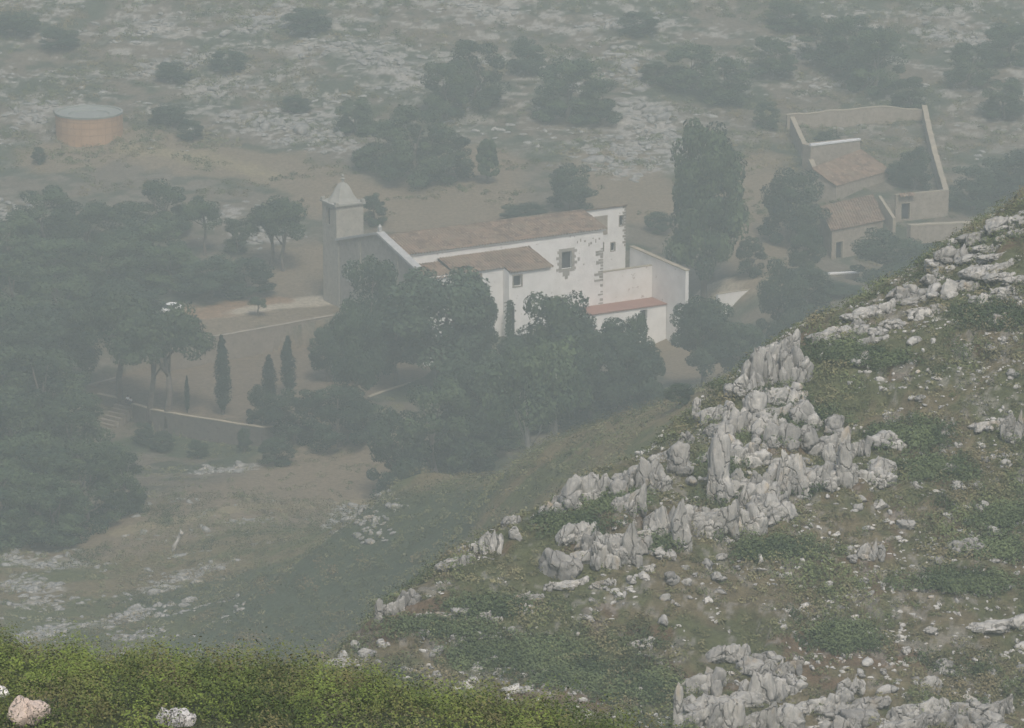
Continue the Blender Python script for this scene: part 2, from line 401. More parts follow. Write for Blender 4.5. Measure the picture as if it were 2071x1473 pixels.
# ------------------------------------------------------------------ ground colours (albedo of what covers the ground, in world metres)
def poly_dist(x, y, line):
    d = np.full(x.shape, 1e9)
    for (x1, y1), (x2, y2) in zip(line[:-1], line[1:]):
        dx, dy = x2-x1, y2-y1; L = dx*dx+dy*dy + 1e-9
        t = np.clip(((x-x1)*dx + (y-y1)*dy)/L, 0, 1)
        d = np.minimum(d, np.hypot(x-x1-t*dx, y-y1-t*dy))
    return d
def gl(l): return [tuple(ground(u, v)[0][:2]) for u, v in l]
ZONES = [  # kind, line (photo positions of spots on the ground), half width in metres, softness
 ('dry', [(380,668),(500,650),(660,628)], 4.5, 2),
 ('green', [(300,895),(450,915),(540,925)], 4, 3),
 ('road', [(180,640),(300,636),(396,636),(520,620),(655,608)], 2.9, 1.2),
 ('road', [(1425,592),(1470,578),(1530,574),(1580,580)], 2.2, .8),
 ('road', [(1440,775),(1380,790)], 1.5, 1),
 ('soil', [(380,640),(500,612),(560,607)], 3.0, 2),
 ('dry', [(120,320),(260,285),(420,330),(560,340),(650,372),(700,410)], 7.5, 4),
 ('straw', [(265,300),(350,312),(440,326),(545,352)], 2.6, 3),
 ('dry', [(620,520),(600,570)], 7, 5),
 ('dry', [(950,330),(960,420),(860,440),(780,400)], 9, 6),
 ('dry', [(1250,330),(1280,420),(1330,400)], 8, 6),
 ('dry', [(1520,330),(1530,470),(1560,560)], 6, 4),
 ('dry', [(1350,700),(1440,760)], 6, 4),
 ('dry', [(680,930),(640,1000),(560,1030),(330,1060),(220,1090)], 11, 6),
 ('straw', [(250,1075),(380,1050),(500,1025),(720,1015)], 2.0, 2),
 ('dry', [(480,1000),(700,960),(760,900)], 9, 6),
 ('rock', [(480,240),(560,250),(640,240)], 5, 4),
 ('rock', [(560,280),(640,270),(700,300)], 4, 4),
 ('rock', [(740,110),(830,160)], 5, 5), ('rock', [(620,95),(700,90)], 4, 4), ('rock', [(300,150),(420,120)], 3, 4), ('rock', [(100,215),(60,240)], 2.5, 3), ('rock', [(420,190),(480,170)], 3, 3), ('rock', [(1880,60),(1990,90)], 2.5, 3), ('rock', [(250,60),(330,50)], 2, 3),
 ('rock', [(1220,300),(1330,330)], 6, 5), ('rock', [(1290,220),(1320,290)], 6, 5),
 ('rock', [(1215,330),(1240,350)], 3, 3),
 ('rock', [(10,430),(30,420)], 4, 3), ('rock', [(440,440),(470,430)], 3, 2), ('rock', [(500,480),(590,475)], 3, 2),
 ('rock', [(510,60),(600,30)], 3, 4), ('rock', [(930,10),(1020,25)], 3, 4), ('rock', [(1200,50),(1320,45)], 3, 4), ('rock', [(1590,95),(1640,110)], 2.5, 3), ('rock', [(1260,120),(1290,170)], 2, 2),
 ('rock', [(0,1130),(140,1145)], 2.6, 2.5), ('rock', [(60,1220),(100,1225)], 2.2, 1.5), ('rock', [(20,1180),(100,1190)], 2.5, 2),
 ('rock', [(320,1190),(410,1150)], 2.6, 2), ('rock', [(215,1260),(330,1230)], 2.8, 2), ('rock', [(50,1290),(120,1270)], 2.5, 2), ('rock', [(410,955),(500,945)], 1.6, 1),
 ('rock', [(260,1290),(300,1280)], 1.5, 1.5), ('rock', [(500,1055),(520,1055)], .7, .5), ('rock', [(700,1045),(760,1040)], 1.2, 1),
 ('green', [(450,1200),(700,1150),(900,1060)], 12, 6), ('green', [(500,1300),(700,1250)], 12, 6), ('green', [(650,1200),(820,1180)], 10, 6),
]
CLR = {'road': (.52, .45, .34), 'soil': (.30, .19, .11), 'dry': (.25, .195, .13), 'straw': (.31, .255, .15), 'rock': (.40, .375, .335), 'green': (.075, .095, .052)}
ZW = [(k, gl(l), w, s) for k, l, w, s in ZONES]

def ground_colour(x, y, k, slope):
    n1 = fbm2(x/14, y/9, 5, 61); n2 = fbm2(x/3.2, y/2.6, 5, 67); n3 = fbm2(x/.9, y/.9, 4, 71)
    c = np.zeros(x.shape + (3,))
    def lay(w, col):
        c[:] = c*(1-w[..., None]) + np.array(col)*w[..., None]
    # far hillside and valley
    lay(np.ones(x.shape), (.175, .148, .11))
    lay(sstep(-.05, .25, n1 + .4*n2), (.085, .096, .062))
    far = sstep(650, 700, y)
    lay(sstep(.10, .28, .7*fbm2(x/8+5, y/4, 5, 83) + .75*fbm2(x/1.6, y/1.1, 4, 85)) * (.15 + .8*far), (.37, .345, .30))
    lay(sstep(.1, .3, n2) * .6, (.055, .070, .042))
    cz = sstep(510, 470, y)
    lay(cz, (.20, .16, .085)); lay(cz*sstep(-.1, .3, n1 + .5*n2), (.115, .125, .05))
    lay(inpoly(x, y, TERR).astype(float)*.95, (.215, .165, .115))
    near = (k == 2) & (y < 900)
    xm, ym = x[near], y[near]; wob = 1.6*fbm2(xm/3, ym/2.2, 4, 91)
    cm = c[near]
    for kk, l, w, s in ZW:
        d = poly_dist(xm, ym, l) + wob*(1 if kk != 'road' else .25)*min(w, 3)*.6
        a = (1 - sstep(w - s*.5, w + s*.5, d))
        if kk == 'rock': a = a * sstep(-.12, .1, fbm2(xm/1.5, ym/.9, 4, 97))
        a = a * .9
        cm = cm*(1-a[:, None]) + np.array(CLR[kk])*a[:, None]
    c[near] = cm
    # rocky spur
    b = k == 1
    xb, yb = x[b], y[b]; m1 = fbm2(xb/6, yb/6, 5, 101); m2 = fbm2(xb/1.4, yb/1.4, 4, 103); m3 = fbm2(xb/.5, yb/.6, 3, 107)
    cb = np.zeros((b.sum(), 3)) + np.array((.175, .15, .09))
    def lb(w, col):
        cb[:] = cb*(1-w[:, None]) + np.array(col)*w[:, None]
    lb(sstep(-.2, .2, m1 + .5*m2), (.115, .125, .06))
    lb(.8*sstep(.2, .45, fbm2(xb/4+9, yb/4, 4, 109) + .3*m2), (.17, .115, .075))
    lb(.5*sstep(.22, .34, .6*fbm2(xb/2.2, yb/2.2, 4, 113) + .9*m3 - .25*m1), (.34, .32, .285))
    c[b] = cb
    a_ = (k == 0) & (y < 170)
    c[a_] = np.array((.075, .09, .028))*(1 + .4*n3[a_][:, None])
    return np.clip(c, .01, .9)

# ------------------------------------------------------------------ the ground: one sheet
ss = np.concatenate([np.linspace(-2.6, -.30, 14), np.linspace(-.28, -.165, 30), np.linspace(-.163, .163, 760), np.linspace(.165, .28, 30), np.linspace(.30, 2.6, 14)])
yy = np.concatenate([np.linspace(-58, 40, 25), np.arange(41, 100, .35), np.arange(100, 185, 1.6), np.arange(185, 275, .24), np.arange(275, 340, 2.2), np.arange(340, 790, .62), np.arange(792, 1000, 6), np.linspace(1010, 4500, 40)])
GX = ss[None, :] * (yy[:, None] + 60); GY = np.repeat(yy[:, None], len(ss), 1)
gh, gk = surf(GX.ravel(), GY.ravel())
gh = gh.reshape(GX.shape); gk = gk.reshape(GX.shape)
gh = np.where(GY > 1400, np.maximum(gh, 0)*0 + gh[np.argmax(yy > 1400)][None, :], gh)
gcol = ground_colour(GX.ravel(), GY.ravel(), gk.ravel(), None)
nr, nc = GX.shape
idx = np.arange(nr*nc).reshape(nr, nc)
fc = np.stack([idx[:-1, :-1], idx[:-1, 1:], idx[1:, 1:], idx[1:, :-1]], -1).reshape(-1, 4)
gme = mesh_np("ground", np.stack([GX.ravel(), GY.ravel(), gh.ravel()], -1), fc, M['ground'], {'tone': gcol}, smooth=True)
tag(add("ground", gme), None, None, kind='structure')
del GX, GY, fc

# ------------------------------------------------------------------ foliage
def leaf_mesh(name, c, n, size, mat, tint, seed=0, aspect=.6):
    """one small leafy quad per point; n are the directions they face"""
    r = np.random.default_rng(seed); k = len(c)
    n = n + r.normal(0, .45, n.shape); n /= np.linalg.norm(n, axis=1)[:, None] + 1e-9
    a = np.cross(n, r.normal(0, 1, n.shape)); a /= np.linalg.norm(a, axis=1)[:, None] + 1e-9
    b = np.cross(n, a)
    s = (size * r.uniform(.6, 1.3, k))[:, None]
    v = np.stack([c - a*s, c - b*s*aspect, c + a*s, c + b*s*aspect], 1).reshape(-1, 3)
    f = np.arange(4*k).reshape(-1, 4)
    return mesh_np(name, v, f, mat, {'tint': np.repeat(np.clip(tint, 0, 1), 4)})
def blob_points(centers, radii, per, r, squash=.75):
    C, Nn, T = [], [], []
    for c, rad in zip(centers, radii):
        k = int(per); d = r.normal(0, 1, (k, 3)); d /= np.linalg.norm(d, axis=1)[:, None]
        rr = rad * r.uniform(.55, 1.05, k)**.6
        p = d * rr[:, None]; p[:, 2] *= squash
        C.append(np.array(c) + p); Nn.append(d + np.array([0, 0, .25])); T.append(np.clip(.45 + .25*r.normal() + r.normal(0, .18, k), 0, 1))
    return np.vstack(C), np.vstack(Nn), np.concatenate(T)
def crown_mesh(kind, seed, mat):
    r = np.random.default_rng(seed); cs, rs = [], []
    if kind == 'umbrella':         # height 10, width 8, bare stem below 4.5
        for i in range(34):
            a = r.uniform(0, 6.28); q = 3.1*math.sqrt(r.uniform(0, 1)); z = 8.2 - .16*q*q + r.uniform(-1.6, .9) ; cs.append((q*math.cos(a)+.3, q*math.sin(a), z)); rs.append(r.uniform(.8, 1.35))
    elif kind == 'round':
        for i in range(66):
            a = r.uniform(0, 6.28); z = r.uniform(2.6, 9.2); e = math.sqrt(max(0, 1-((z-5.6)/4.4)**2)); q = 3.2*e*math.sqrt(r.uniform(.15, 1)); cs.append((q*math.cos(a), q*math.sin(a), z)); rs.append(r.uniform(.85, 1.4))
    elif kind == 'bushy':
        for i in range(48):
            a = r.uniform(0, 6.28); z = r.uniform(.6, 9.0); e = math.sqrt(max(0.05, 1-((z-3.8)/5.8)**2)); q = 3.3*e*math.sqrt(r.uniform(.2, 1)); cs.append((q*math.cos(a), q*math.sin(a), z)); rs.append(r.uniform(.8, 1.35))
    elif kind == 'tall':
        for i in range(88):
            a = r.uniform(0, 6.28); z = r.uniform(2.2, 9.5); e = (1-((z-4.6)/5.6)**2 if z > 4.6 else 1-.25*((4.6-z)/3)**2)**.5 if z < 10 else .1
            q = 3.2*e*math.sqrt(r.uniform(.15, 1)); cs.append((q*math.cos(a), q*math.sin(a), z)); rs.append(r.uniform(.7, 1.2))
    elif kind == 'cypress':        # height 10, width 2
        for i in range(46):
            z = 9.7*(i+.5)/46; e = min(1, (z-.5)/1.6 if z < 2.1 else 1)*min(1, (10.1-z)/4.5)**.7; e = max(e, .12)
            a = r.uniform(0, 6.28); cs.append((.25*e*math.cos(a), .25*e*math.sin(a), z)); rs.append(.85*e*r.uniform(.85, 1.12))
    elif kind == 'sparse':
        for i in range(17):
            a = r.uniform(0, 6.28); z = r.uniform(4.6, 9.4); e = math.sqrt(max(0, 1-((z-6.4)/3.6)**2)); q = 3.4*e*math.sqrt(r.uniform(.2, 1)); cs.append((q*math.cos(a), q*math.sin(a), z)); rs.append(r.uniform(.7, 1.1))
    per = {'cypress': 150, 'sparse': 220}.get(kind, 260)
    c, n, t = blob_points(cs, rs, per, r, 1.0 if kind == 'cypress' else .72)
    sz = .12 if kind == 'cypress' else .155
    return leaf_mesh("crown", c, n, sz, mat, t, seed), cs
def trunk_mesh(kind, seed, cs, mat):
    r = random.Random(seed); mb = MB()
    top = {'umbrella': 7.6, 'round': 6.5, 'bushy': 5, 'tall': 8.5, 'cypress': 7, 'sparse': 7.5}[kind]
    b = .32 if kind != 'cypress' else .14
    lean = .25 if kind != 'cypress' else 0
    path = [(lean*math.sin(i*.9+seed)*min(1, i/2), lean*math.cos(i*1.3+seed)*min(1, i/2), -1.2 + (top+1.2)*i/6) for i in range(7)]
    mb.tube(path, [b*(1.15 - .14*i) for i in range(7)], 7)
    if kind != 'cypress':
        for c in random.Random(seed).sample(cs, min(8, len(cs))):
            k = r.choice((3, 4, 5)); p = path[k]
            if c[2] <= p[2]: continue
            m = ((p[0]+c[0])/2 + r.uniform(-.3, .3), (p[1]+c[1])/2, (p[2]+c[2])/2 - .2)
            mb.tube([p, m, (c[0]*.95, c[1]*.95, c[2])], [.12, .08, .03], 5)
    return mb.mesh("trunk", mat, True)
TREES = {}
for kind, mk, nvar in (('umbrella', 'pine', 3), ('round', 'dark', 3), ('bushy', 'dark', 3), ('bushy_pine', 'pine', 3), ('tall', 'pine', 2), ('umbrella_pale', 'pine', 2), ('cypress', 'cyp', 2), ('sparse', 'pine', 2)):
    kk = kind.split('_')[0]
    for i in range(nvar):
        cm, cs = crown_mesh(kk, 31*i + len(kind)*7 + 3, M[mk])
        TREES.setdefault(kind, []).append((cm, trunk_mesh(kk, i+5, cs, M['palebark' if 'pale' in kind else 'bark'])))
tcount = [0]
def tree(name, kind, u, vb, vt, w, label, group=None, t=None, cat='tree'):
    """u, base, top and width as seen in the photo; t a distance when the base is hidden"""
    i = tcount[0]; tcount[0] += 1
    if t is None: g, t = ground(u, vb)
    else:
        x = (u-1035.5)/F*t; y = t*(CP + (736.5-vb)/F*SP); g = np.array([x, y, H(x, y)])
    ztop = P(u, vt, t)[2]; h = max(ztop - g[2], 1.0); wm = w * t / F
    cm, tm = TREES[kind][i % len(TREES[kind])]
    r = thing(name, label, cat, tuple(g), random.uniform(0, 6.28), group)
    nomw = 2.1 if kind == 'cypress' else 8.0
    r.scale = (wm/nomw, wm/nomw, h/10.0)
    add("trunk", tm, r); add("crown", cm, r)
    return r

LW = "dark pine in the dense wood at the left edge of the valley"
GW = "pines of the dense wood in the left of the valley"
FH = "pine in the hazy wood on the far hillside"
GF = "trees in the hazy wood on the far hillside"
GC = "trees crowded in front of the chapel"
TL = [
 # behind the track, left
 ('pine_tree','umbrella',415,516,383,95,"umbrella pine on a thin bare stem, left of a pair beyond the dirt track",None,None),
 ('pine_tree','umbrella',548,542,386,115,"umbrella pine with bare stem, left of the touching pair near the bell tower",None,None),
 ('pine_tree','umbrella',574,548,383,112,"umbrella pine with low hanging crown, nearest to the bell tower on its left",None,None),
 ('pine_tree','bushy_pine',478,512,432,66,"short bushy pine between the single umbrella pine and the touching pair",None,None),
 ('pine_tree','bushy_pine',330,475,356,125,"tall dark pine below the orange water tank track",None,None),
 ('oak_tree','bushy',500,598,516,120,"low dark bushy oak just behind the dirt track",None,None),
 ('oak_tree','bushy',425,606,505,150,"wide dark oak behind the track left of the low bushy one",None,None),
 ('small_tree','umbrella',523,640,596,42,"tiny round tree on two thin stems beside the dirt track",None,None),
 ('pine_tree','bushy_pine',90,505,366,150,LW,GW,None),('pine_tree','bushy_pine',175,525,395,140,LW,GW,None),('pine_tree','bushy_pine',250,520,400,140,LW,GW,None),
 ('pine_tree','bushy_pine',20,560,420,170,LW,GW,None),('pine_tree','bushy_pine',300,560,430,160,LW,GW,None),('pine_tree','bushy_pine',110,590,470,180,LW,GW,None),
 ('pine_tree','bushy_pine',210,600,470,170,LW,GW,None),('pine_tree','bushy_pine',345,590,480,140,LW,GW,None),('pine_tree','bushy_pine',20,660,500,190,LW,GW,None),
 ('pine_tree','bushy_pine',130,690,540,190,LW,GW,None),('pine_tree','round',255,680,560,170,LW,GW,None),('pine_tree','bushy_pine',-20,760,580,200,LW,GW,None),
 ('pine_tree','round',90,790,610,200,LW,GW,None),('pine_tree','round',140,780,625,140,LW,GW,None),('pine_tree','bushy_pine',0,860,680,200,LW,GW,None),
 ('pine_tree','bushy_pine',90,880,690,200,LW,GW,None),('pine_tree','bushy_pine',30,960,770,200,LW,GW,None),('pine_tree','bushy_pine',150,960,780,180,LW,GW,None),
 ('pine_tree','bushy_pine',225,985,885,110,LW,GW,None),('pine_tree','bushy_pine',60,1050,860,200,LW,GW,None),('pine_tree','bushy_pine',170,1070,880,180,LW,GW,None),
 ('pine_tree','bushy_pine',250,1040,900,110,LW,GW,None),('pine_tree','bushy_pine',0,1100,930,180,LW,GW,None),('pine_tree','bushy_pine',110,1105,950,150,LW,GW,None),
 # on the lower terrace
 ('pine_tree','umbrella',246,808,560,190,"tall pine whose dark trunk stands behind the seated people at the steps",None,None),
 ('pine_tree','umbrella',306,833,605,170,"tall pine with thin leaning trunk on the terrace edge, just right of the seated people",None,None),
 ('pine_tree','umbrella',338,838,590,185,"tall pine with the thickest trunk on the terrace edge",None,None),
 ('cypress_tree','cypress',379,836,752,13,"very thin pruned cypress between the pine trunks and the tall cypress",None,None),
 ('cypress_tree','cypress',451,840,662,38,"tallest slender cypress standing free in the middle of the terrace",None,None),
 ('cypress_tree','cypress',583,800,668,36,"slender cypress rising behind the round bushes at the right of the terrace",None,None),
 ('cypress_tree','cypress',545,815,708,34,"thin ragged cypress leaning over the round bush on the terrace",None,None),
 ('oak_tree','bushy',530,858,768,70,"round dark bush tree at the terrace edge below the ragged cypress",None,None),
 ('oak_tree','bushy',600,895,775,130,"low spreading oak covering the right end of the terrace wall",None,None),
 ('oak_tree','bushy',685,905,768,150,"wide rounded oak right of the terrace, below the chapel facade",None,None),
 ('oak_tree','bushy',735,880,800,90,"small dark oak at the foot of the short pale wall end",None,None),
 ('pine_tree','round',664,772,648,88,"small drooping tree left of the great dark trees before the facade",None,None),
 ('oak_tree','bushy',750,770,492,150,"tall dark tree hiding the middle of the stone facade",None,None),
 ('oak_tree','round',725,842,585,120,"dark tree standing lowest in front of the chapel facade",None,None),
 ('oak_tree','round',897,800,522,250,"broadest dark round tree in front of the white side wall",None,None),
 ('oak_tree','round',962,796,572,98,"dark tree at the right shoulder of the broadest tree, before the white wall",None,None),
 ('oak_tree','round',800,780,590,130,"dark tree with leaning trunk between the two largest before the chapel",None,None),
 # crowded below the chapel, feet hidden behind the green slope
 ('pine_tree','umbrella_pale',1066,905,668,200,"pine with the longest pale leaning trunk in front of the chapel",None,508),
 ('pine_tree','umbrella_pale',1118,895,645,200,"pine with forked pale trunk in the middle of the wood below the chapel",None,510),
 ('pine_tree','bushy_pine',1128,840,556,175,"pine whose bright top reaches the large framed window",None,545),
 ('pine_tree','round',1200,840,622,210,"dome shaped pine just below the red flat roof",None,540),
 ('pine_tree','bushy_pine',1290,830,608,85,"narrow pine top in front of the red flat roof and small window",None,545),
 ('pine_tree','round',1270,850,660,150,"dark broad pine right below the red flat roof",None,535),
 ('pine_tree','round',960,880,690,170,"pine on the left flank of the wood below the chapel",None,535),
 ('pine_tree','bushy_pine',880,930,745,190,"thick dark pine at the lower left end of the wood below the chapel",None,528),
 ('oak_tree','bushy',800,950,800,130,"low bush tree at the lower left tip of the wood",None,525),
 ('pine_tree','round',1050,860,655,130,"rounded pine at the foot of the ivy column on the white wall",None,548),
 ('pine_tree','bushy_pine',990,930,740,170,"dark leafy tree in the wood below the chapel",GC,540),
 ('pine_tree','bushy_pine',930,950,820,150,"dark leafy tree in the wood below the chapel",GC,532),
 ('pine_tree','bushy_pine',1080,920,780,170,"dark leafy tree in the wood below the chapel",GC,548),
 ('pine_tree','bushy_pine',1170,900,760,170,"dark leafy tree in the wood below the chapel",GC,545),
 ('pine_tree','bushy_pine',1250,880,770,150,"dark leafy tree in the wood below the chapel",GC,540),
 ('pine_tree','bushy_pine',1320,860,690,60,"slim dark pine at the right end of the wood below the chapel",None,540),
 # right of the chapel
 ('pine_tree','tall',1425,612,222,172,"tallest pine, standing right behind the end of the white wall",None,None),
 ('oak_tree','round',1420,796,576,140,"dark tree covering the outer corner of the white wall",None,565),
 ('oak_tree','round',1495,790,640,110,"dark tree between the wall corner and the rocky crest",None,570),
 ('bush','bushy',1375,822,772,70,"small round bush on brown ground behind the green slope",None,None),
 ('oak_tree','bushy',1580,700,500,115,"dark oak behind the rocky crest, below the courtyard house",None,590),
 ('oak_tree','bushy',1625,670,530,130,"broad dark oak left of the house terrace",None,600),
 ('oak_tree','bushy',1700,650,588,110,"low dark oak below the pale bench of the house",None,605),
 ('oak_tree','bushy',1790,620,445,160,"large round oak in front of the old tiled house",None,615),
 ('oak_tree','bushy',1870,560,490,90,"round shrub tree right of the large oak by the house",None,625),
 ('oak_tree','bushy',1605,500,328,145,"round green oak at the left corner of the walled enclosure",None,None),
 ('oak_tree','bushy',1632,560,440,80,"dark oak below the left corner of the tiled house",None,None),
 ('oak_tree','bushy',1518,560,470,65,"small hazy tree right of the tallest pine",None,None),
 ('oak_tree','bushy',1680,315,260,76,"dark round tree behind the white topped wall of the house",None,None),
 ('oak_tree','bushy',1848,385,285,80,"dark tree filling the walled yard by the right wall",None,None),
 ('oak_tree','bushy',1820,372,320,60,"low tree in the walled yard beside the tiled roof",None,None),
 ('oak_tree','bushy',1962,455,325,110,"broad hazy tree outside the right wall of the enclosure",None,660),
 ('oak_tree','bushy',2045,440,290,140,"large hazy tree at the right edge above the crest",None,665),
 # behind the chapel
 ('oak_tree','tall',986,372,276,50,"single dark slender tree alone on the brown slope above the roof",None,None),
 ('oak_tree','bushy',1157,428,324,105,"round dark tree above the right end of the chapel roof",None,None),
 ('bush','bushy',1062,448,408,110,"low wide bush just behind the chapel roof",None,None),
 ('oak_tree','bushy',757,456,384,56,"dark tree right behind the bell tower",None,None),
 ('pine_tree','bushy_pine',838,372,200,150,"tallest pine of the clump on the slope above the chapel",None,None),
 ('pine_tree','bushy_pine',905,368,250,110,"right hand pine of the clump on the slope above the chapel",None,None),
 ('pine_tree','bushy_pine',770,345,235,120,"left hand pine of the clump on the slope above the chapel",None,None),
 ('bush','bushy',1330,470,425,60,"hazy bush right of the white east block",None,None),
 # far hillside
 ('pine_tree','bushy',1066,150,66,84,"dark round tree high on the far hillside",None,None),
 ('bush','bushy',385,282,238,58,"dark round bush right of the orange tank",None,None),
 ('bush','bushy',345,252,208,90,"wide low bush above the round one near the orange tank",None,None),
 ('bush','bushy',78,332,292,34,"small bush at the foot of the tank slope, far left",None,None),
 ('bush','bushy',600,225,190,70,"low bush above the pale rock patch right of the tank",None,None),
 ('pine_tree','bushy_pine',960,215,70,140,FH,GF,None),('pine_tree','bushy_pine',1150,245,105,150,FH,GF,None),('pine_tree','bushy_pine',1210,250,150,110,FH,GF,None),
 ('pine_tree','bushy_pine',720,270,190,90,FH,GF,None),('pine_tree','bushy_pine',900,240,110,110,FH,GF,None),('pine_tree','bushy_pine',1400,180,85,130,FH,GF,None),
 ('pine_tree','bushy_pine',1470,210,110,120,FH,GF,None),('pine_tree','bushy_pine',1325,168,122,70,FH,GF,None),('pine_tree','bushy_pine',1560,150,70,110,FH,GF,None),
 ('pine_tree','bushy_pine',1720,150,20,140,FH,GF,None),('pine_tree','bushy_pine',1770,190,40,130,FH,GF,None),('pine_tree','bushy_pine',1840,220,150,80,FH,GF,None),
 ('pine_tree','bushy_pine',1960,170,80,110,FH,GF,None),('pine_tree','bushy_pine',2040,130,40,120,FH,GF,None),('pine_tree','bushy_pine',1660,120,30,110,FH,GF,None),
 ('pine_tree','bushy_pine',2030,240,150,100,FH,GF,None),('pine_tree','bushy_pine',1550,260,200,60,FH,GF,None),('pine_tree','bushy_pine',1590,60,0,110,FH,GF,None),
 ('bush','bushy',350,165,122,80,FH.replace('pine','low bush'),"low bushes on the far hillside",None),('bush','bushy',120,95,50,90,FH.replace('pine','low bush'),"low bushes on the far hillside",None),
 ('bush','bushy',460,140,100,90,FH.replace('pine','low bush'),"low bushes on the far hillside",None),('bush','bushy',30,70,20,110,FH.replace('pine','low bush'),"low bushes on the far hillside",None),
 ('bush','bushy',620,60,10,110,FH.replace('pine','low bush'),"low bushes on the far hillside",None),('bush','bushy',1290,70,20,90,FH.replace('pine','low bush'),"low bushes on the far hillside",None),
 # below the terrace wall
 ('bush','bushy',495,915,860,34,"small dark bush against the terrace wall near its right end",None,None),
 ('bush','bushy',330,912,868,60,"wide low bush hiding the terrace wall foot under the thick pine trunk",None,None),
 ('bush','bushy',560,940,880,80,"broad bush below the right end of the pale kerb",None,None),
 ('bush','bushy',290,900,850,50,"dark bush beside the stone steps",None,None),
 ('bush','bushy',400,925,885,50,"low bush at the foot of the terrace wall",None,None),
 ('bush','bushy',265,1035,990,50,"low round bush on the dry slope beside the wood",None,None),
]
for nm, kind, u, vb, vt, w, lab, grp, t in TL:
    tree(nm, kind, u, vb, vt, w, lab, grp, t, 'bush' if nm == 'bush' else 'tree')

# pale trunks and the dead tree
def snag(name, label, cat, pix, radii, mat, t=None):
    g, t0 = ground(*pix[0][0]) if t is None else (None, t)
    mb = MB()
    for line in pix:
        p = [P(u, v, t0 - .2) for u, v in line]
        if t is None and line is pix[0]: p[0][2] -= .4
        base = P(pix[0][0][0], pix[0][0][1], t0 - .2)
        mb.tube([tuple(q - base) for q in p], radii[:len(p)], 7)
    o = mb.build(name, mat, smooth=True, loc=tuple(P(pix[0][0][0], pix[0][0][1], t0 - .2))); tag(o, label, cat)
snag("dead_tree", "bleached leafless forked trunk standing alone on the dry slope", "dead tree",
     [[(350,1115),(353,1104),(360,1093),(364,1082),(366,1070)],[(364,1082),(370,1076)]], [.32, .28, .2, .13, .06], M['palebark'])
snag("dead_tree", "thin pale leaning dead stem inside the left wood", "dead tree", [[(80,935),(74,905),(67,870)]], [.16, .13, .08], M['palebark'])

# ------------------------------------------------------------------ ground cover
def scatter(n, gen, ok):
    out = []
    while len(out) < n:
        x, y = gen(2000); h, k = surf(x, y); m = ok(x, y, k)
        out += list(zip(x[m], y[m], h[m]))
    return np.array(out[:n])
def bushes_mesh(name, pos, w, hgt, per, leaf, mat, seed, tn=0.0, ts=1.0):
    r = np.random.default_rng(seed); n = len(pos)
    wv = w * r.uniform(.6, 1.5, n); k = per
    d = r.normal(0, 1, (n, k, 3)); d[..., 2] = np.abs(d[..., 2]); d /= np.linalg.norm(d, axis=2)[..., None]
    rr = r.uniform(.5, 1.0, (n, k))**.5
    lump = 1 + .3*np.sin(d[..., 0]*5 + pos[:, None, 0]) * np.cos(d[..., 1]*5 + pos[:, None, 1])
    p = d * (rr*lump)[..., None]; p[..., 0] *= wv[:, None]*.5; p[..., 1] *= wv[:, None]*.5; p[..., 2] *= (hgt*r.uniform(.6, 1.3, n))[:, None]
    c = (pos[:, None, :] + p).reshape(-1, 3)
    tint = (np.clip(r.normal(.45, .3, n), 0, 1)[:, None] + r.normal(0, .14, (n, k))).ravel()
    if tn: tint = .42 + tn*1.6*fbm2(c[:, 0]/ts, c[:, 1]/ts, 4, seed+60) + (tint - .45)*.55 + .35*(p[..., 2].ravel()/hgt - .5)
    return leaf_mesh(name, c, (d + np.array([0, 0, .5])).reshape(-1, 3), leaf, mat, tint, seed)
def wedge(y0, y1, s=.16):
    def g(n):
        y = np.sqrt(rng.uniform(y0*y0, y1*y1, n)); x = rng.uniform(-s, s, n)*(y)
        return x, y
    return g
def cover(name, label, cat, gen, n, ok, w, h, per, leaf, mat, seed, tn=0.0, ts=1.0):
    p = scatter(n, gen, ok); p[:, 2] -= .08*h
    o = add(name, bushes_mesh(name, p, w, h, per, leaf, mat, seed, tn, ts)); tag(o, label, cat, kind='stuff'); return o
# near hill
gA = wedge(44, 92, .20)
okA = lambda x, y, k: (k == 0) & (x < y*.10 + 6)
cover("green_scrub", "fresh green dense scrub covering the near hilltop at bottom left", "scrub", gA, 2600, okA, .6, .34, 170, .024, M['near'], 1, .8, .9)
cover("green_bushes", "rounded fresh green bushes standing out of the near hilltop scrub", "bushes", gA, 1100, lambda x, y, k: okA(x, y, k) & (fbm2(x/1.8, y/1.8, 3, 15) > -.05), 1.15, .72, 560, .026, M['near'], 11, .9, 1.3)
cover("olive_scrub", "brownish twiggy scrub between the fresh green bushes of the near hilltop", "scrub", gA, 800, lambda x, y, k: okA(x, y, k) & (fbm2(x/1.5, y/1.5, 3, 5) > .05), .75, .56, 150, .017, M['dryleaf'], 2, .6, .7)
